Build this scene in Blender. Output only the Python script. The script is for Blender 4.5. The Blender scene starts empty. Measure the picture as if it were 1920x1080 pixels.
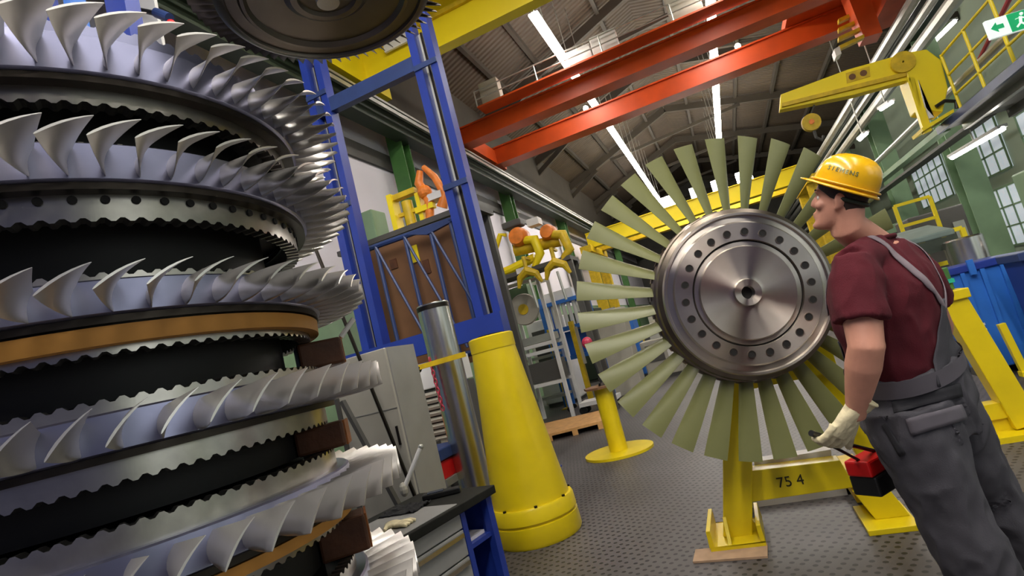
import bpy, bmesh, math, random
from math import sin, cos, pi, radians, hypot, atan2, sqrt
from mathutils import Vector, Matrix, noise
from mathutils.bvhtree import BVHTree
V = Vector
random.seed(7)
SC = bpy.context.scene
COL = SC.collection

# ------------------------------------------------------------------ camera
F, YAW, PITCH, ROLL = 1050.0, 0.35065, 0.12339, -0.25266
CAM = V((0, 0, 1.4))
_f = V((-sin(YAW)*cos(PITCH), cos(YAW)*cos(PITCH), sin(PITCH)))
_r0 = V((cos(YAW), sin(YAW), 0)); _u0 = _r0.cross(_f)
_r = _r0*cos(ROLL) + _u0*sin(ROLL); _u = -_r0*sin(ROLL) + _u0*cos(ROLL)
cd = bpy.data.cameras.new('camera'); cam = bpy.data.objects.new('camera', cd); COL.objects.link(cam)
cd.sensor_width = 36; cd.lens = F*36/1920; cd.clip_start = .05; cd.clip_end = 300
M3 = Matrix((_r, _u, -_f)).transposed()
cam.matrix_world = Matrix.Translation(CAM) @ M3.to_4x4()
SC.camera = cam

# ------------------------------------------------------------------ world, lamps, exposure
SC.view_settings.view_transform = 'Standard'; SC.view_settings.look = 'None'
SC.view_settings.gamma = 1; SC.view_settings.use_curve_mapping = False
SC.view_settings.exposure = 0.0
W = bpy.data.worlds.new('world'); SC.world = W; W.use_nodes = True
bg = W.node_tree.nodes['Background']; bg.inputs[0].default_value = (.5, .53, .9, 1); bg.inputs[1].default_value = .16
STRIP_X = (-1.96, 1.5); STRIP_Z = 8.05

def area(name, loc, sx, sy, power, col=(1, .97, .93), rot=(0, 0, 0)):
    l = bpy.data.lights.new(name, 'AREA'); l.shape = 'RECTANGLE'; l.size = sx; l.size_y = sy; l.energy = power; l.color = col
    o = bpy.data.objects.new(name, l); COL.objects.link(o); o.location = loc; o.rotation_euler = rot
    return o
# lamp rows of the hall (they hang in line with the two visible rows, over and behind the photographer)
area('hall_lamp', (-1.96, -3.2, 8.3), .3, 10, 760)
area('hall_lamp', (1.5, -3.2, 8.3), .3, 10, 840)
area('hall_lamp', (3.6, 1.0, 6.5), .4, 6, 110)  # added fill lamp towards the gallery, outside both rows

# added fill light for the disc blades, in front of the gallery-side windows
area('window_daylight', (9.3, -1.5, 4.2), 5, 4.5, 60, (.95, .98, 1), (0, radians(90), 0))

# ------------------------------------------------------------------ pixel rays to points in the hall
def ray(x, y): return _r*((x-960)/F) - _u*((y-540)/F) + _f
def at_z(x, y, z): d = ray(x, y); return CAM + d*((z-CAM.z)/d.z)
def at_x(x, y, X): d = ray(x, y); return CAM + d*(X/d.x)
def at_y(x, y, Y): d = ray(x, y); return CAM + d*(Y/d.y)
def at_d(x, y, D): return CAM + ray(x, y)*D

# ------------------------------------------------------------------ materials
def lin(h):
    h = h.lstrip('#'); c = [int(h[i:i+2], 16)/255 for i in (0, 2, 4)]
    return tuple(x/12.92 if x <= .04045 else ((x+.055)/1.055)**2.4 for x in c)+(1,)
def mat(name, col, rough=.5, metal=0, var=.12, scale=6, bump=0, bscale=40, aniso=0, coat=0, emit=None, spec=None):
    m = bpy.data.materials.new(name); m.use_nodes = True
    nt = m.node_tree; b = nt.nodes['Principled BSDF']
    c = lin(col) if isinstance(col, str) else tuple(col)+(1,)
    b.inputs['Roughness'].default_value = rough; b.inputs['Metallic'].default_value = metal
    if spec is not None: b.inputs['Specular IOR Level'].default_value = spec
    if coat: b.inputs['Coat Weight'].default_value = coat; b.inputs['Coat Roughness'].default_value = .15
    tc = nt.nodes.new('ShaderNodeTexCoord')
    n = nt.nodes.new('ShaderNodeTexNoise'); n.inputs['Scale'].default_value = scale; n.inputs['Detail'].default_value = 6
    nt.links.new(tc.outputs['Object'], n.inputs['Vector'])
    r = nt.nodes.new('ShaderNodeValToRGB'); r.color_ramp.elements[0].position = .3; r.color_ramp.elements[1].position = .7
    r.color_ramp.elements[0].color = tuple(x*(1-var) for x in c[:3])+(1,)
    r.color_ramp.elements[1].color = tuple(min(1, x*(1+var)) for x in c[:3])+(1,)
    nt.links.new(n.outputs['Fac'], r.inputs['Fac']); nt.links.new(r.outputs['Color'], b.inputs['Base Color'])
    if bump:
        n2 = nt.nodes.new('ShaderNodeTexNoise'); n2.inputs['Scale'].default_value = bscale; n2.inputs['Detail'].default_value = 4
        nt.links.new(tc.outputs['Object'], n2.inputs['Vector'])
        bp = nt.nodes.new('ShaderNodeBump'); bp.inputs['Strength'].default_value = bump; bp.inputs['Distance'].default_value = .01
        nt.links.new(n2.outputs['Fac'], bp.inputs['Height']); nt.links.new(bp.outputs['Normal'], b.inputs['Normal'])
    if aniso:
        b.inputs['Anisotropic'].default_value = aniso
        t = nt.nodes.new('ShaderNodeTangent'); t.direction_type = 'RADIAL'; t.axis = 'Z' if aniso > 0 else 'Y'
        b.inputs['Anisotropic'].default_value = abs(aniso); b.inputs['Anisotropic Rotation'].default_value = .25 if aniso < 0 else 0
        nt.links.new(t.outputs[0], b.inputs['Tangent'])
    if emit:
        b.inputs['Emission Color'].default_value = lin(emit[0]); b.inputs['Emission Strength'].default_value = emit[1]
    return m
M = dict(
 steel=mat('blade_steel', '#d0ccc6', .33, .8, .05, 8),
 rim=mat('rim_steel', '#8c8da6', .32, .95, .1, 5),
 flange=mat('flange_steel', '#a9a49c', .28, 1, .18, 9),
 dark=mat('dark_steel', '#3a3530', .4, 1, .2, 6),
 under=mat('oiled_dark_steel', '#100f0e', .6, .3, .2, 6),  # near black: the shade inside the disc stack is put into this colour
 discdark=mat('dark_disc_steel', '#6b635a', .38, 1, .12, 5, aniso=.5),
 hub=mat('turned_steel', '#cbc2b6', .29, 1, .08, 7, aniso=-1),
 hubrim=mat('turned_rim_steel', '#7d7266', .34, 1, .15, 9, aniso=-.6),
 hole=mat('hole_shade', '#15120f', .8, 0),
 vane=mat('coated_blade', '#7f8050', .36, 0, .08, 5),
 yellow=mat('yellow_paint', '#dcc206', .4, 0, .07, 4, bump=.05, coat=.15),
 yellowc=mat('crane_yellow_paint', '#f2d914', .45, 0, .05, 1),
 yellowd=mat('worn_yellow_paint', '#cfae18', .5, 0, .2, 8),
 red=mat('red_paint', '#c44a12', .45, 0, .15, 2),
 redcase=mat('red_plastic', '#c41212', .4, 0, .05),
 orange=mat('orange_paint', '#e6802a', .45, 0, .2, 9),
 blue=mat('blue_paint', '#22388c', .4, 0, .1, 3),
 bluel=mat('light_blue_paint', '#2f6fc6', .42, 0, .1, 4),
 blued=mat('slate_blue_paint', '#2a3c6a', .45, 0, .12, 4),
 green=mat('green_paint', '#3f6b32', .5, 0, .15, 3),
 greeng=mat('grey_green_paint', '#7f9c78', .55, 0, .1, 2),
 wallg=mat('pale_green_wall_paint', '#a3b39c', .7, 0, .08, .6),
 greend=mat('dark_green_paint', '#24301f', .6, 0, .2, 2),
 white=mat('white_paint', '#dcdad6', .5, 0, .06, 3),
 whitew=mat('white_wall_panel', '#e4dfe6', .7, 0, .05, .7),
 grey=mat('grey_paint', '#8d8c88', .5, 0, .08, 4),
 greyb=mat('beige_grey_paint', '#aaa597', .55, 0, .06, 4),
 greyd=mat('dark_grey_paint', '#4c4a46', .6, 0, .15, 2),
 rail=mat('galvanised_steel', '#b8b8b0', .4, .7, .12, 3),
 black=mat('black_plastic', '#151515', .45, 0, .2),
 rubber=mat('black_rubber_mat', '#1f1f1b', .75, 0, .2, 12, spec=.2),
 pallet=mat('planed_wood', '#c9975a', .65, 0, .18, 9, bump=.1),
 wood=mat('brown_wood_block', '#4e2a10', .65, 0, .25, 14, bump=.2),
 woode=mat('sawn_wood_end', '#8f5220', .7, 0, .3, 25, bump=.2),
 board=mat('brown_board', '#6d4a2c', .7, 0, .15, 3),
 kraft=mat('brown_paper_band', '#a8742c', .7, 0, .1, 6),  # brown reflected by the lower lip, put into a colour
 chrome=mat('polished_tube', '#c9c6c0', .27, 1, .08, 3),
 roof=mat('roof_sheet', '#3f3324', .75, 0, .25, .8),
 roofd=mat('roof_steel', '#3a342a', .7, 0, .2, 1),
 skin=mat('skin', '#d2957c', .5, 0, .08, 14, bump=.05, bscale=120),
 hair=mat('dark_brown_hair', '#33231a', .6, 0, .3, 60, bump=.4, bscale=160),
 shirt=mat('maroon_cotton', '#520918', .92, 0, .12, 9, bump=.15, bscale=220),
 trouser=mat('grey_workwear', '#47454a', .88, 0, .12, 8, bump=.15, bscale=220),
 trouserl=mat('light_grey_workwear', '#5f5a60', .88, 0, .1, 9),
 trouserd=mat('charcoal_workwear', '#27262a', .85, 0, .1, 8),
 strap=mat('grey_strap', '#8a7d82', .8, 0, .08, 20),
 helmet=mat('yellow_helmet_plastic', '#f2b80c', .25, 0, .03, 3, coat=.4),
 glove=mat('cream_leather_glove', '#ddd0a8', .85, 0, .14, 22, bump=.3, bscale=60),
 boot=mat('black_leather', '#1d1a18', .5, 0, .2),
 eye=mat('eye_white', '#e8e0d8', .2), iris=mat('eye_iris', '#2a3440', .2),
 exitg=mat('exit_sign_green', '#18a065', .4, 0, .03, emit=('#18a065', .5)),
 exitw=mat('exit_sign_white', '#e6f4ec', .4, 0, .02, emit=('#e6f4ec', .6)),
 tube=mat('lit_tube', '#ffffff', .3, emit=('#fff8f0', 45)),
 tubes=mat('lit_lamp', '#ffffff', .3, emit=('#fffaf4', 40)),
 pane=mat('daylight_pane', '#c9d4dc', .3, emit=('#c3cbd2', .55)),
 teal=mat('teal_plastic', '#2aa58a', .4), pink=mat('pink_red_plastic', '#b03048', .4),
 paper=mat('white_paper', '#dcd6d8', .8), tarp=mat('grey_green_tarpaulin', '#6e7d74', .7, 0, .2, 3),
 ply=mat('plywood', '#a5876a', .75, 0, .15, 12),
 ink=mat('black_marker', '#2a2408', .8), sticker=mat('pale_green_print', '#c9d8a6', .5), stickd=mat('green_print', '#5d7a5a', .5),
 cloth=mat('black_cloth', '#0f0f11', .8), screen=mat('dark_glass', '#1d2a44', .08, 0, .1),
)
# tread-plate floor
def floor_mat():
    m = bpy.data.materials.new('tread_floor'); m.use_nodes = True; nt = m.node_tree; b = nt.nodes['Principled BSDF']
    tc = nt.nodes.new('ShaderNodeTexCoord')
    mp = nt.nodes.new('ShaderNodeMapping'); mp.inputs['Scale'].default_value = (17, 17, 17); mp.inputs['Rotation'].default_value = (0, 0, .5)
    nt.links.new(tc.outputs['Object'], mp.inputs['Vector'])
    vo = nt.nodes.new('ShaderNodeTexVoronoi'); vo.voronoi_dimensions = '2D'; vo.inputs['Randomness'].default_value = .22; vo.inputs['Scale'].default_value = 1
    nt.links.new(mp.outputs[0], vo.inputs['Vector'])
    lt = nt.nodes.new('ShaderNodeMath'); lt.operation = 'LESS_THAN'; lt.inputs[1].default_value = .24
    nt.links.new(vo.outputs['Distance'], lt.inputs[0])
    n = nt.nodes.new('ShaderNodeTexNoise'); n.inputs['Scale'].default_value = .9; n.inputs['Detail'].default_value = 7
    nt.links.new(tc.outputs['Object'], n.inputs['Vector'])
    r = nt.nodes.new('ShaderNodeValToRGB')
    r.color_ramp.elements[0].position = .32; r.color_ramp.elements[0].color = lin('#413d3c')
    r.color_ramp.elements[1].position = .7; r.color_ramp.elements[1].color = lin('#585453')
    nt.links.new(n.outputs['Fac'], r.inputs['Fac'])
    # mats of the covering: slightly different squares
    mx = nt.nodes.new('ShaderNodeMix'); mx.data_type = 'RGBA'
    nt.links.new(lt.outputs[0], mx.inputs['Factor']); nt.links.new(r.outputs[0], mx.inputs['A']); mx.inputs['B'].default_value = lin('#121110')
    nt.links.new(mx.outputs['Result'], b.inputs['Base Color'])
    b.inputs['Roughness'].default_value = .5
    bp = nt.nodes.new('ShaderNodeBump'); bp.inputs['Strength'].default_value = .4; bp.inputs['Distance'].default_value = .004
    nt.links.new(lt.outputs[0], bp.inputs['Height']); nt.links.new(bp.outputs[0], b.inputs['Normal'])
    return m
M['floor'] = floor_mat()
def roof_mat():
    m = mat('corrugated_roof', '#413525', .7, 0, .3, .5); nt = m.node_tree; b = nt.nodes['Principled BSDF']
    tc = nt.nodes.new('ShaderNodeTexCoord'); w = nt.nodes.new('ShaderNodeTexWave'); w.bands_direction = 'Y'; w.inputs['Scale'].default_value = 1.6
    nt.links.new(tc.outputs['Object'], w.inputs['Vector'])
    bp = nt.nodes.new('ShaderNodeBump'); bp.inputs['Strength'].default_value = .8; bp.inputs['Distance'].default_value = .06
    nt.links.new(w.outputs['Fac'], bp.inputs['Height']); nt.links.new(bp.outputs[0], b.inputs['Normal'])
    return m
M['roof'] = roof_mat()

# ------------------------------------------------------------------ mesh builder
ROOTLOC = {}
def frame(d):
    d = V(d).normalized(); a = V((0, 0, 1)) if abs(d.z) < .9 else V((1, 0, 0))
    u = d.cross(a).normalized(); return u, d.cross(u).normalized()
class MB:
    def __init__(s): s.v = []; s.f = []
    def add(s, vs, fs):
        o = len(s.v); s.v += [V(p) for p in vs]; s.f += [[i+o for i in f] for f in fs]; return s
    def box(s, c, size, R=None):
        c = V(c); h = [x/2 for x in size]; vs = []
        for x in (-1, 1):
            for y in (-1, 1):
                for z in (-1, 1):
                    p = V((x*h[0], y*h[1], z*h[2])); vs.append(c+(R @ p if R else p))
        return s.add(vs, [(0, 1, 3, 2), (4, 6, 7, 5), (0, 4, 5, 1), (2, 3, 7, 6), (0, 2, 6, 4), (1, 5, 7, 3)])
    def bb(s, a, b): a = V(a); b = V(b); return s.box((a+b)/2, [abs(x) for x in (b-a)])
    def bar(s, a, b, w, h, up=(0, 0, 1)):
        a = V(a); b = V(b); d = (b-a); L = d.length; d.normalize(); up = V(up)
        if abs(d.dot(up)) > .98: up = V((0, 1, 0))
        x = d.cross(up).normalized(); z = x.cross(d)
        R = Matrix((x, d, z)).transposed(); return s.box((a+b)/2, (w, L, h), R)
    def tube(s, a, b, r, n=12, r2=None): return s.path([a, b], [r, r if r2 is None else r2], n)
    def path(s, pts, rs, n=12, cap=True):
        pts = [V(p) for p in pts]
        if not hasattr(rs, '__len__'): rs = [rs]*len(pts)
        u = None; secs = []
        for i, p in enumerate(pts):
            d = (pts[min(i+1, len(pts)-1)]-pts[max(i-1, 0)]).normalized()
            if u is None: u, w = frame(d)
            else: u = (u-d*u.dot(d)).normalized(); w = d.cross(u)
            secs.append((p, u.copy(), w.copy(), rs[i], rs[i]))
        return s.loft(secs, n, cap)
    def loft(s, secs, n=16, cap=True, ex=2.0):
        vs = []; fs = []
        def sg(t): return (1 if t > 0 else -1)*abs(t)**(2/ex)
        for c, u, w, a, b in secs:
            for k in range(n):
                t = 2*pi*k/n; vs.append(V(c)+V(u)*(a*sg(cos(t)))+V(w)*(b*sg(sin(t))))
        m = len(secs)
        for i in range(m-1):
            for k in range(n):
                k2 = (k+1) % n; fs.append((i*n+k, i*n+k2, (i+1)*n+k2, (i+1)*n+k))
        if cap: fs.append(tuple(range(n))[::-1]); fs.append(tuple((m-1)*n+k for k in range(n)))
        return s.add(vs, fs)
    def lathe(s, prof, n=64, c=(0, 0, 0), axis='Z', closed=False, cap=False):
        vs = []; fs = []; c = V(c)
        for r, z in prof:
            for k in range(n):
                t = 2*pi*k/n
                p = (r*cos(t), r*sin(t), z) if axis == 'Z' else ((r*cos(t), z, r*sin(t)) if axis == 'Y' else (z, r*cos(t), r*sin(t)))
                vs.append(c+V(p))
        m = len(prof); rng = m if closed else m-1
        for i in range(rng):
            j = (i+1) % m
            for k in range(n):
                k2 = (k+1) % n; fs.append((i*n+k, i*n+k2, j*n+k2, j*n+k))
        if cap: fs.append(tuple(range(n))[::-1]); fs.append(tuple((m-1)*n+k for k in range(n)))
        return s.add(vs, fs)
    def prism(s, poly, d):     # poly: 3D points (planar), d: extrusion vector
        n = len(poly); d = V(d); vs = [V(p) for p in poly]+[V(p)+d for p in poly]
        fs = [tuple(range(n))[::-1], tuple(range(n, 2*n))]+[(i, (i+1) % n, (i+1) % n+n, i+n) for i in range(n)]
        return s.add(vs, fs)
    def ball(s, c, r, n=16, m=10, R=None):
        if not hasattr(r, '__len__'): r = (r, r, r)
        vs = []; fs = []; c = V(c)
        for i in range(m+1):
            ph = -pi/2+pi*i/m
            for k in range(n):
                t = 2*pi*k/n; p = V((r[0]*cos(ph)*cos(t), r[1]*cos(ph)*sin(t), r[2]*sin(ph))); vs.append(c+(R @ p if R else p))
        for i in range(m):
            for k in range(n): fs.append((i*n+k, i*n+(k+1) % n, (i+1)*n+(k+1) % n, (i+1)*n+k))
        return s.add(vs, fs)
    def build(s, name, m, parent=None, smooth=None, bevel=0, seg=2):
        me = bpy.data.meshes.new(name)
        loc = V((0, 0, 0))
        if parent:
            root = parent
            while root.parent: root = root.parent
            loc = V(ROOTLOC[root.name])
        else:
            xs = [p.x for p in s.v]; ys = [p.y for p in s.v]; loc = V(((min(xs)+max(xs))/2, (min(ys)+max(ys))/2, min(p.z for p in s.v)))
        me.from_pydata([p-loc for p in s.v], [], s.f)
        bm = bmesh.new(); bm.from_mesh(me); bmesh.ops.remove_doubles(bm, verts=bm.verts, dist=1e-6)
        bmesh.ops.recalc_face_normals(bm, faces=bm.faces); bm.to_mesh(me); bm.free()
        me.materials.append(M[m] if isinstance(m, str) else m)
        o = bpy.data.objects.new(name, me); COL.objects.link(o)
        if parent: o.parent = parent
        else: o.location = loc; ROOTLOC[o.name] = loc
        if smooth is not None: shade(me, smooth)
        if bevel:
            b = o.modifiers.new('bevel', 'BEVEL'); b.width = bevel; b.segments = seg; b.limit_method = 'ANGLE'; b.angle_limit = radians(40)
        return o
def shade(me, ang):
    for p in me.polygons: p.use_smooth = True
    bm = bmesh.new(); bm.from_mesh(me)
    for e in bm.edges:
        if len(e.link_faces) == 2 and e.calc_face_angle(0) > radians(ang): e.smooth = False
    bm.to_mesh(me); bm.free()
def tag(o, label=None, cat=None, group=None, kind=None):
    if label: o['label'] = label
    if cat: o['category'] = cat
    if group: o['group'] = group
    if kind: o['kind'] = kind
    return o
def thing(name, loc, label, cat, group=None):
    o = bpy.data.objects.new(name, None); COL.objects.link(o); o.location = loc; o.empty_display_size = .1
    ROOTLOC[o.name] = V(loc); return tag(o, label, cat, group)
def struct(name, mb, m, **k): return tag(mb.build(name, m, **k), kind='structure')
def copy_tree(o, parent=None, **kw):
    c = o.copy(); COL.objects.link(c)
    if parent is not None: c.parent = parent
    for ch in list(o.children): copy_tree(ch, c)
    return c
def dup(o, dloc, label, rz=0):
    c = copy_tree(o); c.location = o.location+V(dloc); c.rotation_euler.z += rz; c['label'] = label; ROOTLOC[c.name] = c.location.copy(); return c
def evalmesh(o, name):
    bpy.context.view_layer.update()
    me = bpy.data.meshes.new_from_object(o.evaluated_get(bpy.context.evaluated_depsgraph_get())); me.name = name
    return me
def remesh(o, vox, smooth=4, sub=0):
    r = o.modifiers.new('r', 'REMESH'); r.mode = 'VOXEL'; r.voxel_size = vox
    if smooth: q = o.modifiers.new('s', 'SMOOTH'); q.iterations = smooth; q.factor = .5
    me = evalmesh(o, o.name); o.modifiers.clear(); old = o.data; o.data = me; bpy.data.meshes.remove(old)
    for p in me.polygons: p.use_smooth = True
    return o
def text(name, s, size, origin, xdir, ydir, m, parent, depth=.0015):
    cu = bpy.data.curves.new(name, 'FONT'); cu.body = s; cu.size = size; cu.extrude = depth; cu.align_x = 'CENTER'; cu.align_y = 'CENTER'
    t = bpy.data.objects.new(name, cu); COL.objects.link(t); me = evalmesh(t, name); bpy.data.objects.remove(t)
    X = V(xdir).normalized(); Y = V(ydir).normalized(); Z = X.cross(Y)
    root = parent
    while root.parent: root = root.parent
    R = Matrix((X, Y, Z)).transposed().to_4x4()
    me.transform(Matrix.Translation(V(origin)-V(ROOTLOC[root.name])) @ R); me.materials.clear(); me.materials.append(M[m])
    o = bpy.data.objects.new(name, me); COL.objects.link(o); o.parent = parent; return o

# ================================================================== HALL
XL, XR, YB, YF = -5.8, 9.5, 46.0, -5.0
struct('floor', MB().bb((XL-.3, YF, -.1), (XR+.3, YB, 0)), 'floor')
struct('wall_left', MB().bb((XL-.25, 2, 0), (XL, YB, 9.6)), 'whitew')
struct('wall_right', MB().bb((XR, YF, 0), (XR+.25, YB, 9.6)), 'wallg')
struct('wall_back', MB().bb((XL, YB, 0), (XR, YB+.2, 12)), 'greyd')
RX, RZ, EZ = -.24, 11.6, 9.5
roof = MB()
for xe in (XL-.3, XR+.3):
    zz = RZ-(RZ-EZ)*abs(xe-RX)/(RX-XL)*1.0 if xe < 0 else EZ-.6
    roof.prism([(RX, YF, RZ), (xe, YF, zz), (xe, YF, zz+.12), (RX, YF, RZ+.12)], (0, YB-YF, 0))
struct('ceiling', roof, 'roof')
def roofz(x): return RZ-(RZ-EZ)*(RX-x)/(RX-XL) if x < RX else RZ-(RZ-(EZ-.6))*(x-RX)/(XR+.3-RX)
n = 1
for k in range(8):                    # rafters across
    y = 6+k*5.5; b = MB()
    b.bar((XL, y, roofz(XL)-.28), (RX, y, RZ-.28), .12, .3); b.bar((RX, y, RZ-.28), (XR, y, roofz(XR)-.28), .12, .3)
    b.bar((XL, y, 8.7), (XL+1.6, y, roofz(XL+1.6)-.5), .12, .2)
    b.bar((-3.4, y, roofz(-3.4)-.55), (3.0, y, roofz(3.0)-.5), .1, .14)
    struct('trim_%d' % n, b, 'roofd'); n += 1
for x in (-4.6, -3.4, -1.2, .8, 2.9, 4.4, 6.2, 8):   # purlins along the hall
    struct('trim_%d' % n, MB().bb((x-.06, YF, roofz(x)-.2), (x+.06, YB, roofz(x)-.02)), 'roofd'); n += 1
# left wall: dark upper cladding and dark band
struct('trim_%d' % n, MB().bb((XL, 2, 7.0), (XL+.05, YB, 9.6)), 'roofd'); n += 1
struct('trim_%d' % n, MB().bb((XL, 2, 5.95), (XL+.06, YB, 6.3)), 'greyd'); n += 1
struct('trim_%d' % n, MB().bb((XL, 2, 0), (XL+.05, YB, 2.9)), 'greeng'); n += 1

def column(x, y, h, w, m, label, grp):
    t = thing('steel_column', (x, y, 0), label, 'column', grp)
    b = MB(); b.bb((x-w/2, y-w/2, .03), (x+w/2, y-w/2+.03, h)); b.bb((x-w/2, y+w/2-.03, .03), (x+w/2, y+w/2, h)); b.bb((x-.015, y-w/2+.03, .03), (x+.015, y+w/2-.03, h))
    b.build('shaft', m, t)
    MB().bb((x-w*.8, y-w*.8, 0), (x+w*.8, y+w*.8, .03)).build('base_plate', m, t)
    return t
ca = column(-5.48, 10.3, 6.75, .34, 'green', 'dark green steel column on the white side wall, the nearest one beside the blue frame', 'green wall columns')
dup(ca, (0, 6.3, 0), 'dark green steel column on the white side wall, second one along behind the blue frame')
for k in range(2, 5): dup(ca, (0, 6.3*k, 0), 'dark green steel column far down the white side wall under the crane rail')
def runway(x, z, y0, y1, label, sgn):
    t = thing('crane_runway', (x, y0, z), label, 'crane rail')
    b = MB(); b.bb((x-.2, y0, z-.12), (x+.2, y1, z-.07)); b.bb((x-.02, y0, z-.55), (x+.02, y1, z-.12)); b.bb((x-.16, y0, z-.6), (x+.16, y1, z-.55)); b.build('girder', 'greend', t)
    MB().bb((x-.035, y0, z-.07), (x+.035, y1, z)).build('rail', 'rail', t)
    MB().bb((x+sgn*.2, y0, z-.3), (x+sgn*.26, y1, z-.22)).build('power_rail', 'rail', t)
    MB().bb((x+sgn*.2, y0, z-.16), (x+sgn*.24, y1, z-.11)).build('power_rail', 'rail', t)
    return t
runway(-5.25, 7.05, 3, 45, 'long dark green crane runway with bright rail high on the white wall side', 1)
runway(5.75, 7.05, 3, 45, 'long crane runway with pale rails above the gallery side', -1)
# ceiling lights: two rows
for i, x in enumerate(STRIP_X):
    lab = ('glowing fluorescent fixture of the ceiling row nearer the white wall', 'glowing fluorescent fixture of the ceiling row nearer the gallery')[i]
    src = None
    for y in [11.6+k*2.05 for k in range(12)]+[-6.85+k*2.05 for k in range(7)]:
        if src is None:
            src = thing('ceiling_light', (x, y, STRIP_Z), lab, 'light', ('ceiling lights of the row nearer the wall', 'ceiling lights of the row nearer the gallery')[i])
            MB().bb((x-.03, y-1.0, STRIP_Z+.03), (x+.03, y+1.0, STRIP_Z+.08)).build('housing', 'white', src)
            MB().bb((x-.1, y-.98, STRIP_Z-.02), (x+.1, y+.98, STRIP_Z+.03)).build('tube', 'tube', src)
            hz = roofz(x)-STRIP_Z
            MB().tube((x, y, STRIP_Z+.08), (x, y, STRIP_Z+hz), .012, 6).build('hanger', 'rail', src)
        else: dup(src, (0, (y-11.6), 0), lab)

# ---- right side: gallery, columns, windows
GX, GZ = 4.55, 3.62
g = thing('gallery', (6, 8, GZ), 'raised steel gallery with a dark blue edge running along the right side', 'gallery')
MB().bb((GX, 7.6, GZ-.05), (5.72, 12.9, GZ)).build('deck', 'grey', g); MB().bb((GX-.06, 12.9, GZ-.09), (GX+.16, 40, GZ+.02)).build('outer_beam', 'greeng', g); MB().bb((5.15, 12.9, GZ-.06), (5.45, 40, GZ)).build('inner_beam', 'greyd', g)
MB().bb((GX-.06, 7.6, GZ-.1), (GX, 12.9, GZ+.03)).build('edge_beam', 'blued', g)
MB().bb((GX+.35, 7.6, GZ-.16), (GX+.45, 12.9, GZ-.05)).build('joist', 'rail', g)
MB().bb((5.6, 7.6, GZ-.2), (5.7, 12.9, GZ-.05)).build('joist', 'greyd', g)
rl = thing('railing', (GX+.08, 8, GZ), 'yellow tube railing along the gallery edge', 'railing')
YE = 12.0
for z in (.35, .72, 1.1): MB().tube((GX+.08, 7.6, GZ+z), (GX+.08, YE, GZ+z), .022, 8).build('rail', 'yellowc', rl)
y = 8.0
while y < YE+.1: MB().tube((GX+.08, y, GZ), (GX+.08, y, GZ+1.12), .026, 8).build('post', 'yellowc', rl); y += 1.0
tag(MB().tube((GX+.2, 9.4, GZ+1.05), (GX+.5, 12.0, GZ+.72), .035, 8).build('handrail', 'pink', None), 'faded red sloping handrail behind the yellow gallery railing', 'handrail')
cg = column(6.0, 11.2, 7, .5, 'greeng', 'pale green steel column under the gallery, nearest the right edge of the picture', 'pale green columns')
dup(cg, (0, 5.2, 0), 'pale green steel column under the gallery, behind the nearest one')
for k in range(2, 5): dup(cg, (0, 5.2*k, 0), 'pale green steel column under the gallery deep in the hall')
k = 1
for y in (-1.5, 4, 9.5, 14.5, 19.5, 24.5, 29.5):
    for z0, z1 in ((.9, 2.9), (3.4, 5.4)):
        b = MB(); b.bb((XR-.06, y-1.9, z0), (XR-.02, y+1.9, z1))
        w = struct('window_%d' % k, b, 'pane'); f = MB()
        for j in range(6): yy = y-1.9+j*.76; f.bb((XR-.1, yy-.02, z0), (XR-.05, yy+.02, z1))
        for j in range(4): zz = z0+(z1-z0)*j/3; f.bb((XR-.1, y-1.9, zz-.03), (XR-.05, y+1.9, zz+.03))
        f.build('window_frame', 'greeng', w); k += 1
def tubelamp(a, b, label, top):
    a = V(a); b = V(b); t = thing('tube_light', tuple((a+b)/2), label, 'light')
    up = V((0, 0, .05)); MB().bar(a+up, b+up, .16, .06).build('housing', 'white', t); MB().tube(a, b, .045, 8).build('tube', 'tubes', t)
    m_ = (a+b)/2; MB().tube(m_+V((0, 0, .07)), V((m_.x, m_.y, top)), .015, 6).build('hanger', 'rail', t)
    return t
tubelamp(at_x(1785, 296, 5.3), at_x(1881, 241, 5.3), 'lit white tube light under the gallery near the right edge', GZ-.06)
for (x0, y0, x1, y1, X, lb) in ((1612, 262, 1625, 250, 4.9, 'small lit lamp beyond the yellow jib arm above the helmet'), (1652, 205, 1672, 192, 4.9, 'small lit lamp beneath the elbow of the yellow jib'), (1750, 80, 1790, 40, 6.6, 'pale lamp up beside the crane rail, top right')):
    P_ = at_x(x0, y0, X); tubelamp(P_, at_x(x1, y1, X), lb, GZ-.06 if P_.z < GZ else roofz(P_.x)-.02)
# service pipes along the gallery side
for i, (px, py, X, r) in enumerate(((1640, 120, 5.0, .12), (1615, 200, 5.15, .09), (1700, 250, 4.9, .07), (1745, 60, 5.3, .14))):
    P = at_x(px, py, X)
    tag(MB().tube((X, 8, P.z), (X, 42, P.z), r, 10).build('service_pipe', 'rail'), ('grey service pipe running down the hall behind the jib arm', 'thin grey service pipe running just under the jib elbow', 'grey service pipe running low below the gallery edge', 'thick grey service pipe at the top beside the crane rail')[i], 'pipe')
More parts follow.
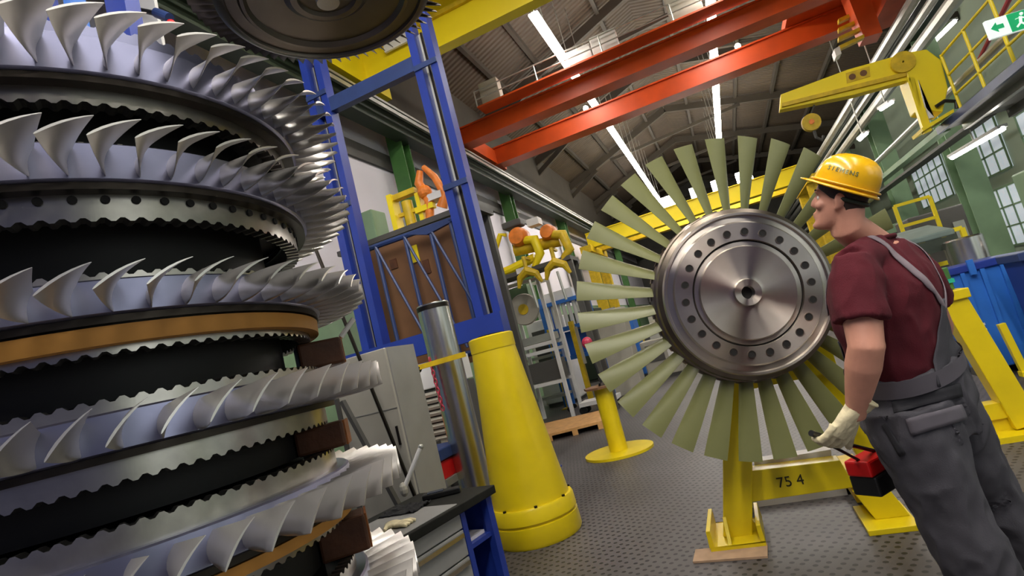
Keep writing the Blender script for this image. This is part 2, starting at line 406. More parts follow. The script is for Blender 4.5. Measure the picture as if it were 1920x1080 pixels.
# exit sign
c = at_y(1897, 44, 9.3); es = thing('exit_sign', tuple(c), 'green and white emergency exit sign above the yellow railing', 'sign')
ex = V((.93, .2, .0)).normalized(); ez = V((0, 0, 1)); en = ex.cross(ez)
Rs = Matrix((ex, -en, ez)).transposed()
MB().box(c, (.62, .05, .26), Rs).build('panel', 'exitw', es)
MB().box(c+ex*.13+en*.028, (.36, .006, .25), Rs).build('green_field', 'exitg', es)
fg = MB(); q = c+ex*.1+en*.034
fg.ball(q+ez*.08+ex*.02, .022, 10, 6); fg.bar(q+ez*.05, q-ez*.03+ex*-.02, .006, .035, ex); fg.bar(q-ez*.03-ex*.02, q-ez*.1+ex*.05, .006, .022, ex); fg.bar(q-ez*.03-ex*.02, q-ez*.08-ex*.08, .006, .022, ex); fg.bar(q+ez*.04, q+ex*.07+ez*.0, .006, .016, ex); fg.bar(q+ez*.04, q-ex*.07+ez*.03, .006, .016, ex)
fg.build('running_figure', 'exitw', es)
ar = MB(); q = c-ex*.19+en*.028
ar.prism([q-ex*.09, q+ez*.07-ex*.01, q+ez*.03-ex*.01, q+ez*.03+ex*.07, q-ez*.03+ex*.07, q-ez*.03-ex*.01, q-ez*.07-ex*.01], en*.006); ar.build('arrow', 'exitg', es)
MB().tube(c-ez*.13+ex*.2, V((c.x, c.y, GZ))+ex*.2, .02, 8).build('sign_post', 'rail', es)

# ---- jib crane on the gallery
JY = 12.3
jb = thing('jib_crane', tuple(at_y(1745, 245, JY)), 'yellow jib crane with a long arm standing at the gallery edge', 'crane')
def yp(pts, Y): return [at_y(a, b, Y) for a, b in pts]
arm = MB().prism(yp([(1464, 177), (1590, 130), (1690, 102), (1702, 150), (1600, 178), (1462, 206)], JY), (0, .22, 0)); arm.build('arm', 'yellowc', jb, bevel=.01)
MB().prism(yp([(1466, 193), (1700, 134), (1701, 142), (1466, 200)], JY-.05), (0, .05, 0)).build('arm_rib', 'yellowd', jb)
MB().prism(yp([(1690, 100), (1738, 92), (1765, 112), (1778, 165), (1768, 210), (1722, 205), (1703, 152)], JY-.05), (0, .5, 0)).build('elbow_housing', 'yellowc', jb, bevel=.02)
MB().prism(yp([(1700, 146), (1714, 144), (1748, 244), (1734, 250)], JY-.05), (0, .12, 0)).build('mast', 'yellowc', jb)
MB().prism(yp([(1722, 150), (1734, 200), (1752, 220), (1742, 222)], JY-.08), (0, .12, 0)).build('mast', 'white', jb)
MB().prism(yp([(1728, 240), (1788, 204), (1789, 210), (1731, 246)], JY-.1), (0, .6, 0)).build('base_plate', 'yellowc', jb)
q = at_y(1692, 118, JY-.03); b = MB(); b.lathe([(.02, 0), (.2, 0), (.2, -.06), (.02, -.06)], 20, q, 'Y'); b.build('drive_wheel', 'yellowd', jb)
q = at_y(1755, 200, JY-.12); MB().path([q, q+V((.15, 0, .05)), q+V((.3, 0, -.02)), q+V((.28, 0, -.15))], .035, 8).build('cable', 'black', jb)
MB().prism(yp([(1586, 137), (1630, 124), (1632, 143), (1588, 156)], JY-.012), (0, .012, 0)).build('marking_plate', 'yellowd', jb)
for px_, py_ in ((1598, 144), (1619, 137)): MB().lathe([(0, -.004), (.06, -.004), (.06, 0), (0, 0)], 16, at_y(px_, py_, JY-.013), 'Y').build('mark', 'board', jb)
hb = thing('hook_block', tuple(at_y(1520, 242, JY)), 'round yellow hook block hanging beneath the jib arm', 'hook')
q = at_y(1521, 230, JY+.1); MB().lathe([(.0, -.06), (.17, -.06), (.18, 0), (.17, .06), (.0, .06)], 24, q, 'Y').build('sheave', 'yellowd', hb, smooth=40)
MB().lathe([(.0, -.075), (.05, -.075), (.05, -.055)], 16, q, 'Y').build('axle', 'orange', hb)
MB().tube(q+V((0, 0, .1)), at_y(1527, 197, JY+.1), .02, 6).build('rope', 'greyd', hb)
b = MB(); b.path([q-V((0, 0, .16)), q-V((.0, 0, .32)), q-V((-.08, 0, .4)), q-V((-.13, 0, .33))], .03, 8); b.build('hook', 'greyd', hb)

# ---- overhead cranes
def girder(x0, x1, y0, y1, z0, z1):
    b = MB(); b.bb((x0, y0+.06, z0+.04), (x1, y1-.06, z1-.04)); b.bb((x0, y0, z1-.04), (x1, y1, z1)); b.bb((x0, y0, z0), (x1, y1, z0+.04)); return b
yc = thing('bridge_crane', (-.1, 8.1, 7.1), 'big yellow overhead bridge crane nearest the camera', 'crane')
girder(-5.2, 5.75, 7.35, 7.6, 7.85, 8.6).build('girder', 'yellowc', yc)
girder(-5.2, 5.75, 8.75, 9.0, 7.1, 8.05).build('girder', 'yellowc', yc)
for x in (-5.2, 5.75): MB().bb((x-.2, 6.5, 7.07), (x+.2, 9.6, 7.85)).build('end_carriage', 'yellowc', yc)
MB().bb((-4.6, 8.74, 7.66), (5.6, 8.81, 7.74)).build('stripe', 'yellowd', yc)
b = MB(); q = V((-3.3, 8.7, 7.5)); MB().bb((-4.45, 8.7, 7.45), (-3.85, 8.75, 7.66)).build('name_plate', 'white', yc)

RY = 15.15
rc = thing('bridge_crane', (.2, 14, 7.05), 'red double girder overhead crane crossing the hall', 'crane')
girder(-5.2, 5.75, RY-.05, RY+.45, 7.03, 7.56).build('girder', 'red', rc)
girder(-5.2, 5.75, 12.8, 13.28, 7.0, 7.46).build('girder', 'red', rc)
for x in (-5.25, 5.75): MB().bb((x-.25, 12.2, 7.06), (x+.25, 15.9, 7.5)).build('end_carriage', 'red', rc)
MB().bb((-4.2, 12.3, 7.5), (4.6, 12.79, 7.54)).build('walkway', 'red', rc)
for x in (-4.2, -2.6, -1, .6, 2.2, 3.8): MB().tube((x, 12.32, 7.54), (x, 12.32, 7.93), .018, 6).build('walkway_post', 'rail', rc)
for z in (7.72, 7.93): MB().tube((-4.2, 12.32, z), (4.2, 12.32, z), .016, 6).build('walkway_rail', 'rail', rc)
for x0, w, h in ((-4.1, .5, .6), (-1.8, .55, .4), (-1.22, .6, .5), (.55, .7, .75), (1.6, 1.7, .42)):
    MB().bb((x0, 12.45, 7.545), (x0+w, 12.74, 7.545+h)).build('switch_cabinet', 'white' if x0 not in (.55, -4.1) else 'greyb', rc, bevel=.015)
MB().bb((4.95, 12.2, 6.95), (5.45, 16.0, 7.6)).build('end_beam', 'red', rc)
for x in (-2.1, 1.44, 2.0): 
    b = MB(); b.ball((x, RY+.05, 7.64), .075, 10, 6)
    MB().tube((x, RY+.05, 7.56), (x, RY+.05, 7.58), .04, 8).build('lamp_socket', 'greyd', rc)
    b.build('work_lamp', 'tubes', rc)
MB().ball((3.45, 12.6, 7.71), .17, 14, 8).build('motor', 'bluel', rc)
MB().prism([at_y(x, y, 14.0) for x, y in ((1584, -22), (1622, -30), (1655, 60), (1620, 70))], (0, .5, 0)).build('stair_panel', 'red', rc)
for j in range(4):
    P_ = [at_y(x, y-j*17, 13.9+j*.15) for x, y in ((1572, 86), (1620, 64), (1621, 70), (1573, 93))]; MB().prism(P_, (0, .14, 0)).build('stair_step', 'yellowd', rc)
MB().prism([at_y(x, y, 13.85) for x, y in ((1564, 92), (1574, 86), (1578, 100), (1568, 106))], (0, .3, 0)).build('stair_foot', 'white', rc)
tr = thing('crane_trolley', (3.9, 14, 7.8), 'dark red trolley sitting between the red crane girders', 'trolley')
MB().bb((3.1, 12.85, 7.57), (4.6, 15.5, 7.75)).build('frame', 'red', tr); MB().lathe([(0, -.7), (.32, -.7), (.32, .7), (0, .7)], 20, (3.9, 14.2, 7.95), 'Y').build('rope_drum', 'greyd', tr)
fy = thing('bridge_crane', (0, 25, 5), 'distant yellow crane seen between the rotor blades', 'crane')
girder(-5.0, 4.2, 24.7, 25.2, 5.35, 6.05).build('girder', 'yellowc', fy)
girder(-5.0, 4.2, 26.4, 26.9, 5.35, 6.05).build('girder', 'yellowd', fy)
for x in (-5.0, 4.2):
    MB().bb((x-.25, 24, 5.1), (x+.25, 27.5, 5.4)).build('end_carriage', 'yellowd', fy)
    MB().bb((x-.2, 24.3, 0), (x+.2, 24.7, 5.1)).build('leg', 'yellowd', fy); MB().bb((x-.2, 26.9, 0), (x+.2, 27.3, 5.1)).build('leg', 'yellowd', fy)
for i, x in enumerate((-1.2, .1, 1.0, 2.0)):
    w = tag(MB().bb((x-.3, 24.75, 6.05), (x+.3, 25.1, 6.5)).build('lamp_box', 'tubes'), ('leftmost lit white lamp box on the distant yellow crane', 'second lit white lamp box from the left on the distant yellow crane', 'third lit white lamp box from the left on the distant yellow crane', 'rightmost lit white lamp box on the distant yellow crane')[i], 'lamp', 'lamps on the distant crane')

# ================================================================== STACK OF BLADED DISCS
AX, AY = -2.264, 1.47
def airfoil(ch, cam_, th, n=9):
    up = []; lo = []
    for i in range(n):
        t = (1-cos(pi*i/(n-1)))/2; x = (t-.5)*ch; yc_ = cam_*ch*4*t*(1-t); h = th*ch*(1.48*sqrt(t)-.63*t-1.76*t*t+1.42*t**3-.51*t**4)*1.1+.0008
        up.append((x, yc_+h)); lo.append((x, yc_-h))
    return up+lo[::-1][0:]
def blade_mesh(name, r0, L, c0, c1, s0, s1, cam0=.16, cam1=.08, th0=.11, th1=.05, m='steel', axis='Z', nspan=7, sweep=.0):
    # blade points outward along +X, tangent = +Y, axial = +Z
    mb = MB(); rows = []
    for i in range(nspan):
        t = i/(nspan-1); c = c0+(c1-c0)*t; s = radians(s0+(s1-s0)*t**1.0); pf = airfoil(c, cam0+(cam1-cam0)*t, th0+(th1-th0)*t)
        row = []
        for x, y in pf:
            ty = x*cos(s)-y*sin(s); az = x*sin(s)+y*cos(s); row.append((r0+L*t, ty, az+sweep*t*t))
        rows.append(row)
    n = len(rows[0]); vs = [p for r in rows for p in r]; fs = []
    for i in range(nspan-1):
        for k in range(n): fs.append((i*n+k, i*n+(k+1) % n, (i+1)*n+(k+1) % n, (i+1)*n+k))
    fs.append(tuple(range(n))[::-1]); fs.append(tuple((nspan-1)*n+k for k in range(n)))
    mb.add(vs, fs)
    me = bpy.data.meshes.new(name); me.from_pydata(mb.v, [], mb.f)
    bm = bmesh.new(); bm.from_mesh(me); bmesh.ops.remove_doubles(bm, verts=bm.verts, dist=1e-7); bmesh.ops.recalc_face_normals(bm, faces=bm.faces); bm.to_mesh(me); bm.free()
    me.materials.append(M[m]); shade(me, 50); return me
def teeth_ring(ro, ri, z0, z1, nt, dep, top):
    mb = MB(); n = nt*4; vs = []; fs = []
    for k in range(n):
        t = 2*pi*k/n; up = (k % 4) in (0, 1)
        za, zb = z0, z1
        if not up:
            if top: zb = z1-dep
            else: za = z0+dep
        for r, z in ((ro, za), (ro, zb), (ri, zb), (ri, za)): vs.append((AX+r*cos(t), AY+r*sin(t), z))
    for k in range(n):
        j = (k+1) % n
        for q in range(4): fs.append((k*4+q, j*4+q, j*4+(q+1) % 4, k*4+(q+1) % 4))
    return mb.add(vs, fs)
RINGS = [ # z of rim bottom, rim top, lower coupling bottom, upper coupling top, rim radius, blades, tip length, extra
 dict(zb=2.520, zt=2.650, lo=2.445, up=2.72, R=.858, N=66, L=.20, lab='top bladed disc of the steel stack, its blades bright at the far side', band=0, holes=0),
 dict(zb=2.190, zt=2.310, lo=2.085, up=2.33, R=.842, N=62, L=.20, lab='second bladed disc from the top, with a row of round holes below its blades', band=0, holes=1),
 dict(zb=1.800, zt=1.905, lo=1.696, up=1.935, R=.822, N=56, L=.20, lab='third bladed disc from the top, with a wide brown band beneath its blades', band=1, holes=0),
 dict(zb=1.425, zt=1.535, lo=1.338, up=1.575, R=.818, N=56, L=.20, lab='fourth bladed disc from the top, between the two upper brown wood blocks', band=0, holes=0),
 dict(zb=1.050, zt=1.165, lo=.955, up=1.235, R=.815, N=52, L=.20, lab='fifth bladed disc from the top, with a narrow brown band beneath its blades', band=2, holes=0),
 dict(zb=.650, zt=.760, lo=.56, up=.81, R=.81, N=52, L=.19, lab='lowest bladed disc of the stack, mostly below the picture edge', band=0, holes=0)]
for i, q in enumerate(RINGS):
    t = thing('bladed_disc', (AX, AY, q['lo']), q['lab'], 'turbine disc', 'bladed discs of the stack')
    R = q['R']; zb, zt, lo, up = q['zb'], q['zt'], q['lo'], q['up']; c = (AX, AY, 0)
    MB().lathe([(R-.01, zb), (R, zb+.006), (R-.004, zt-.006), (R-.012, zt), (R-.1, zt), (R-.1, zb)], 160, c, closed=True).build('rim', 'rim', t, smooth=35)
    rl_ = R-.055 if not q['band'] else R-.062
    MB().lathe([(R-.012, zb-.022), (R-.012, zb-.001), (R-.11, zb-.001), (R-.11, zb-.022)], 140, c, closed=True).build('lower_lip', 'dark', t, smooth=35)
    teeth_ring(rl_, rl_-.05, lo, zb-.02, 104, .011, False).build('lower_coupling', 'flange', t)
    teeth_ring(R-.05, R-.1, zt, up, 104, .011, True).build('upper_coupling', 'flange' if i else 'rim', t)
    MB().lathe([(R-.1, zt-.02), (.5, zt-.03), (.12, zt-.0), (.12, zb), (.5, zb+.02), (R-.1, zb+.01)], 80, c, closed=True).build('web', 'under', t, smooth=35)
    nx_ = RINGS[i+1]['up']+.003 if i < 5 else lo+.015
    MB().lathe([(.64, nx_), (.64, up-.015), (.3, up-.015), (.3, nx_)], 64, c, closed=True).build('hub_ring', 'under', t, smooth=35)  # hub stretched across the gap below, coloured as its shade
    if q['band']:
        w = .05 if q['band'] == 1 else .035
        MB().lathe([(R-.022, zb-.03-w), (R-.018, zb-.028), (R-.06, zb-.028), (R-.06, zb-.03-w)], 120, c, closed=True).build('brown_band', 'kraft', t, smooth=35)  # ring standing in for the brown reflection under the rim
    if q['holes']:
        hm = None
        for k in range(64):
            a = 2*pi*k/64
            if hm is None:
                hm = MB(); hm.lathe([(.0, .0), (.0125, .0), (.0125, -.01), (0, -.01)], 12, (0, 0, 0), 'X').build('bolt_hole', 'hole', None); hm = bpy.data.objects['bolt_hole']
                for kk in ('label',): pass
                hm.parent = t; o = hm
            else: o = hm.copy(); COL.objects.link(o); o.parent = t
            o.location = (rl_*cos(a)+.0015*cos(a), rl_*sin(a)+.0015*sin(a), (zb-.052)-lo); o.rotation_euler = (0, 0, a)
    bm_ = blade_mesh('blade', R-.004, q['L'], .088, .14, 78, (22, 24, 30, 44, 48, 48)[i], cam0=.14, cam1=.06, th0=.09, th1=.035, sweep=.012)
    off = radians((-40.4, -38.8, -42.3, -44.2, -41, -40)[i])
    for k in range(q['N']):
        a = off+2*pi*k/q['N']; o = bpy.data.objects.new('blade', bm_); COL.objects.link(o); o.parent = t
        o.location = (0, 0, (zb+zt)/2-.004-lo); o.rotation_euler = (0, 0, a)
# timber carrying the stack on the floor
for j, (dx, dy, lb) in enumerate(((-.45, 0, 'squared timber under the disc stack, away from the bench'), (.35, 0, 'squared timber under the disc stack, on the bench side'))):
    tag(MB().bb((AX+dx-.12, AY-.6, 0), (AX+dx+.12, AY+.6, .558)).build('support_timber', 'wood'), lb, 'timber')
# brown wood blocks wedged between the discs
for (th_, re_, z0, z1, lb) in ((48, .89, 1.574, 1.696, 'uppermost brown wood block wedged between the discs'), (34, .835, 1.234, 1.338, 'middle brown wood block wedged between the discs'), (38, .835, .809, .953, 'lowest brown wood block, beside the bench')):
    dist = re_; d = V((cos(radians(th_)), sin(radians(th_)), 0)); s = V((-d.y, d.x, 0))
    # end of the block at the clicked point, running back between the discs
    c0 = V((AX, AY, (z0+z1)/2))+d*(dist-.1); Rb = Matrix((d, s, V((0, 0, 1)))).transposed()
    t = thing('wood_block', tuple(V((c0.x, c0.y, z0))), lb, 'wood block', 'wood blocks in the disc stack')
    MB().box(c0, (.19, .17, z1-z0-.004), Rb).build('block', 'wood', t, bevel=.012)
    MB().box(c0+d*.097+s*.02, (.008, .165, (z1-z0)*.94), Rb).build('end_grain', 'woode', t)

# hanging dark disc above
DC = V((-1.13, 1.825, 3.0))
hd = thing('hanging_disc', tuple(DC), 'large dark bladed disc hanging overhead from a hoist, seen from below', 'turbine disc')
pr = [(.0, .10), (.50, .10), (.50, .0), (.475, -.012), (.455, -.012), (.45, .0), (.40, .004), (.39, -.008), (.375, -.008), (.36, .012), (.2, .02), (.17, .005), (.14, .005), (.13, .02), (.06, .025), (.0, .025)]
MB().lathe([(r*.85, z) for r, z in pr], 128, DC, 'Z').build('disc', 'discdark', hd, smooth=30)
MB().lathe([(0, -.02), (.045, -.02), (.05, -.012), (.05, .03), (0, .03)], 32, DC, 'Z').build('centre_pin', 'chrome', hd, smooth=30)
bmh = blade_mesh('blade', .422, .10, .075, .07, 62, 40, m='discdark')
for k in range(72):
    a = 2*pi*k/72; o = bpy.data.objects.new('blade', bmh); COL.objects.link(o); o.parent = hd; o.location = (0, 0, .06); o.rotation_euler = (0, 0, a)
hs = thing('lifting_sling', tuple(DC+V((0, 0, .1))), 'steel lifting sling carrying the dark hanging disc', 'sling')
MB().tube(DC+V((0, 0, .1)), DC+V((0, 0, 1.2)), .03, 10).build('rod', 'greyd', hs)
MB().path([DC+V((0, 0, 1.2)), DC+V((0, 0, roofz(DC.x)-3.05))], .02, 8).build('rope', 'greyd', hs)

# ================================================================== ROTOR AND ITS STAND
HC = at_y(1403, 548, 3.32); HY = HC.y
ro = thing('bladed_rotor', (HC.x, HY, HC.z-.95), 'big rotor wheel with pale green blades around a steel hub, on a yellow stand', 'rotor')
pr = [(.036, .05), (.036, .0), (.072, -.004), (.078, .012), (.10, .016), (.255, -.004), (.262, .01), (.284, .012), (.288, .03), (.294, .03), (.296, .004), (.39, .004), (.40, .018), (.43, .024), (.436, .012), (.448, .012), (.455, .03)]
MB().lathe([(r, y) for r, y in pr], 160, HC, 'Y').build('hub_face', 'hub', ro, smooth=25)
pr = [(.455, .03), (.478, .045), (.484, .075), (.47, .085), (.47, .1), (.492, .108), (.497, .14), (.497, .19), (.488, .195), (.488, .215), (.46, .22), (.0, .22)]
MB().lathe(pr, 160, HC, 'Y').build('hub_drum', 'hubrim', ro, smooth=25)
MB().lathe([(.0, .048), (.04, .048)], 32, HC, 'Y').build('bore', 'hole', ro)
MB().lathe([(.284, .0285), (.294, .0285), (.294, .03), (.284, .03)], 120, HC, 'Y', closed=True).build('dark_groove', 'hole', ro)
for k in range(22):
    a = 2*pi*(k+.5)/22+.05; q = HC+V((.338*cos(a), .0, .338*sin(a)))
    o = MB().lathe([(.0, .002), (.0185, .002), (.0185, .01), (0, .01)], 16, q, 'Y').build('bolt_hole', 'hole', ro)
    MB().lathe([(.0185, .0035), (.0185, .0), (.022, .0), (.022, .0035)], 16, q, 'Y', closed=True).build('bolt_ring', 'hubrim', o)
for k in range(60):
    a = 2*pi*k/60; q = HC+V((  .493*cos(a), .17, .493*sin(a))); Rk = Matrix.Rotation(-a, 3, 'Y')
    MB().box(q, (.022, .05, .026), Rk).build('blade_root', 'hubrim', ro)
bmr = blade_mesh('blade', .485, .445, .085, .124, 48, 14, cam0=.1, cam1=.03, th0=.13, th1=.04, m='vane', nspan=10)
NB = 31
for k in range(NB):
    a = 2*pi*k/NB+.02
    o = bpy.data.objects.new('blade', bmr); COL.objects.link(o); o.parent = ro
    # local X outward, local Z along hall (-Y towards the camera), local Y tangent
    X = V((cos(a), 0, sin(a))); Z = V((0, -1, 0)); Y = Z.cross(X)
    o.matrix_local = Matrix.Translation((0, .14, .95)) @ Matrix((X, Y, Z)).transposed().to_4x4()
ro.rotation_euler.z = radians(16)
SY = 3.76
st = thing('rotor_stand', (.0, SY, 0), 'yellow welded trestle stand under the rotor, painted with a number', 'stand')
p0 = at_y(1384, 1006, SY); p1 = at_y(1382, 700, SY)
MB().bar(V((p0.x, SY, .02)), p1, .165, .15, (0, 1, 0)).build('leg', 'yellow', st, bevel=.006)
p2 = at_y(1505, 640, SY+.05); p3 = at_y(1640, 868, SY+.05)
MB().bar(p2, p3, .13, .14, (0, 1, 0)).build('leg', 'yellow', st, bevel=.006)
MB().prism([at_y(x, y, SY-.05) for x, y in ((1400, 884), (1575, 863), (1590, 890), (1612, 893), (1650, 912), (1602, 914), (1414, 941), (1400, 943))], (0, .12, 0)).build('cross_beam', 'yellow', st, bevel=.004)
text('painted_number', '75 4', .085, at_y(1482, 903, SY-.052), at_y(1575, 889, SY)-at_y(1420, 912, SY), (-.02, 0, 1), 'ink', st)
b = MB(); b.bb((p0.x-.155, SY-.2, 0), (p0.x+.155, SY+.2, .035)); b.bb((p0.x-.155, SY-.2, .035), (p0.x-.13, SY+.2, .13)); b.bb((p0.x+.13, SY-.2, .035), (p0.x+.155, SY+.2, .13)); b.build('foot_plate', 'yellow', st, bevel=.003)
b = MB(); b.prism([(p0.x+.09, SY-.01, .025), (p0.x+.15, SY-.01, .025), (p0.x+.06, SY-.01, .16)], (0, .02, 0)); b.build('gusset', 'yellow', st)
b = MB(); b.prism([(p0.x-.05, SY-.12, .025), (p0.x-.05, SY-.19, .025), (p0.x-.05, SY-.08, .16)], (.02, 0, 0)); b.build('gusset', 'yellow', st)
fx = at_y(1660, 978, SY).x
b = MB(); b.prism([(fx-.12, SY-.06, .2), (fx+.06, SY-.06, .19), (fx+.12, SY-.06, .03), (fx-.05, SY-.06, .03)], (0, .16, 0)); b.build('foot_block', 'yellow', st, bevel=.004)
MB().bb((fx-.12, SY-.2, 0), (fx+.13, SY+.2, .03)).build('foot_plate', 'yellow', st, bevel=.003)
rz_ = at_y(1510, 938, SY+.5).z; MB().bb((p0.x+.02, SY+.5, rz_-.05), (fx+.02, SY+.62, rz_+.05)).build('rear_beam', 'white', st)
MB().bb((p0.x-.02, SY+.1, .1), (p0.x+.1, SY+.7, .2)).build('side_beam', 'yellowd', st); MB().bb((fx-.1, SY+.1, .08), (fx+.02, SY+.7, .2)).build('side_beam', 'yellowd', st)
MB().bb((p0.x, SY+.5, 0), (p0.x+.1, SY+.62, .12)).build('rear_foot', 'yellowd', st); MB().bb((fx-.1, SY+.5, 0), (fx, SY+.62, .12)).build('rear_foot', 'yellowd', st)
MB().tube((HC.x, HY+.225, HC.z), (HC.x, SY+.2, HC.z), .09, 24).build('axle', 'hubrim', st, smooth=40)
MB().bb((p1.x-.09, SY-.08, p1.z-.1), (p2.x+.12, SY+.1, p1.z+.12)).build('head_beam', 'yellow', st)
zt_ = at_y(1480, 870, SY).z
tag(MB().prism([at_y(1415, 866, SY+.08), at_y(1558, 843, SY+.08), at_y(1560, 862, SY+.08), at_y(1415, 886, SY+.08)], (0, .1, 0)).build('packing_board', 'white'), 'pale packing board lying on the yellow stand beam behind the blades', 'board')
tag(MB().bar(at_y(1472, 856, SY-.0), at_y(1465, 826, SY-.0), .05, .05).build('plastic_block', 'redcase'), 'small red and white block on the pale board of the rotor stand', 'block')
q = [at_z(x, y, 0) for x, y in ((1305, 1034), (1440, 1022), (1440, 1047), (1300, 1057))]
tag(MB().prism([p+V((0, 0, .001)) for p in q], (0, 0, .012)).build('plywood_piece', 'ply'), 'thin piece of plywood on the floor in front of the rotor stand foot', 'board')

# ================================================================== MIDDLE OBJECTS
# big yellow cone
CX, CY = -1.88, 4.33
t = thing('cone_stand', (CX, CY, 0), 'tall yellow tapered cone stand with a thick round foot', 'stand')
MB().lathe([(0, .0), (.345, .0), (.355, .02), (.35, .15), (.335, .155), (.335, .17), (.35, .175), (.345, .265), (.335, .285), (0, .285)], 72, (CX, CY, 0)).build('foot', 'yellow', t, smooth=30)
MB().lathe([(.315, .285), (.185, 1.53), (.17, 1.53)], 72, (CX, CY, 0)).build('cone', 'yellow', t, smooth=30)
MB().lathe([(0, 1.52), (.19, 1.52), (.19, 1.63), (.17, 1.64), (0, 1.64)], 48, (CX, CY, 0)).build('top_cap', 'yellow', t, smooth=30)
MB().lathe([(0, 1.64), (.11, 1.64), (.11, 1.65), (0, 1.65)], 32, (CX, CY, 0)).build('top_pad', 'dark', t)
for a in (-1.9, -1.1, -.3, .6): MB().lathe([(0, .285), (.013, .285), (.013, .298), (0, .298)], 10, (CX+.328*cos(a), CY+.328*sin(a), 0)).build('bolt', 'dark', t)
# shiny tube
TX, TY = -2.50, 4.62
t = thing('steel_tube', (TX, TY, 0), 'tall polished steel tube standing upright beside the yellow cone', 'tube')
MB().lathe([(.145, .005), (.15, .0), (.15, 2.08), (.145, 2.085), (.125, 2.085), (.12, 2.07), (.12, .0)], 64, (TX, TY, 0), closed=True).build('wall', 'chrome', t, smooth=40)
MB().lathe([(.151, 2.03), (.155, 2.03), (.155, 2.07), (.151, 2.07)], 48, (TX, TY, 0), closed=True).build('end_ring', 'dark', t, smooth=40)
a = at_y(782, 690, 4.42); b_ = at_y(872, 664, 4.42)
t = thing('clamp_bar', tuple(a), 'thin yellow bar clamped across the steel tube beside the cone', 'bar')
MB().bar(a, b_, .03, .045).build('bar', 'yellowd', t); MB().tube(a-V((.02, 0, 0)), a+V((.03, 0, -.02)), .03, 8).build('knob', 'dark', t)
t = thing('chain', tuple(at_y(830, 765, 4.43)), 'red and dark chain hanging down the steel tube from the yellow bar', 'chain')
p = at_y(806, 675, 4.42); e_ = at_y(830, 765, 4.42)
for k in range(12):
    q = p.lerp(e_, k/11)+V((0, 0, 0)); mb = MB(); n_ = 14
    pts = [q+V(((.014*cos(2*pi*j/n_) if k % 2 else 0), (.014*cos(2*pi*j/n_) if not k % 2 else 0), .026*sin(2*pi*j/n_))) for j in range(n_+1)]
    mb.path(pts, .006, 6); mb.build('link', 'pink', t)
# small yellow pedestal
PX, PY = -1.69, 6.85
t = thing('pedestal', (PX, PY, 0), 'small yellow pedestal post with a round base plate, behind the cone', 'stand')
MB().lathe([(0, 0), (.42, 0), (.42, .03), (0, .03)], 48, (PX, PY, 0)).build('base_plate', 'yellow', t, smooth=30)
MB().tube((PX, PY, .03), (PX, PY, .8), .11, 32).build('post', 'yellow', t, smooth=40)
MB().lathe([(0, .8), (.23, .8), (.23, .825), (0, .825)], 8, (PX, PY, 0)).build('top_plate', 'board', t)
t = thing('hand_tool', (PX-.0, PY, .825), 'dark rod tool with a round red head standing on the yellow pedestal', 'tool')
MB().tube((PX+.02, PY-.03, .83), (PX-.02, PY-.03, 1.32), .016, 8).build('rod', 'black', t); MB().ball((PX-.025, PY-.03, 1.37), (.07, .05, .075), 14, 8).build('head', 'pink', t)
MB().lathe([(0, .826), (.05, .826), (.04, .86), (0, .86)], 14, (PX+.02, PY-.03, 0)).build('foot', 'dark', t)
# wooden boards on floor
q = [at_z(*p, 0) for p in ((1022, 806), (1126, 782), (1132, 803), (1028, 829))]
t = thing('wood_pallet', tuple(sum(q, V())/4), 'flat wooden pallet of pale planks on the floor behind the cone', 'pallet')
MB().prism([p+V((0, 0, .08)) for p in q], (0, 0, .04)).build('deck', 'pallet', t)
for w in (.04, .5, .96):
    a = q[0].lerp(q[1], w); b_ = q[3].lerp(q[2], w); MB().bar(a+V((0, 0, .04)), b_+V((0, 0, .04)), .09, .08).build('runner', 'pallet', t)
# long plank lines far on floor
# ---- blue frame gantry
BY = 6.35
t = thing('blue_gantry', (-3.5, BY, 0), 'blue steel portal frame with twin channel posts behind the disc stack', 'frame')
def post(px0, py0, px1, py1, z1):
    a = at_y(px0, py0, BY); b_ = at_y(px1, py1, BY); x = (a.x+b_.x)/2
    MB().bb((x-.17, BY-.08, .02), (x-.06, BY+.1, z1)).build('post', 'blue', t); MB().bb((x+.07, BY-.08, .02), (x+.17, BY+.1, z1)).build('post', 'blue', t)
    MB().bb((x-.06, BY+.06, .02), (x+.07, BY+.1, z1-.2)).build('rack_strip', 'rail', t); MB().bb((x-.02, BY+.03, .02), (x+.01, BY+.06, z1-.2)).build('lifting_screw', 'dark', t)
    for zz in (z1-.75, z1-2.4, 1.9): MB().bb((x-.17, BY-.1, zz), (x+.17, BY-.08, zz+.07)).build('tie_plate', 'blued', t)
    MB().bb((x-.3, BY-.3, 0), (x+.3, BY+.3, .02)).build('base_plate', 'blue', t)
    return x
xR = post(782, 40, 925, 610, at_y(782, 32, BY).z)
xL = post(595, 105, 690, 640, at_y(585, 95, BY).z)
zt_ = at_y(700, 158, BY).z
MB().bb((xL-.1, BY-.06, zt_-.12), (xR-.1, BY+.06, zt_+.08)).build('cross_beam', 'blued', t)
zb_ = at_y(715, 665, BY).z
MB().bb((xL-.6, BY-.2, zb_-.16), (xR+.2, BY-.08, zb_+.1)).build('base_beam', 'blue', t)
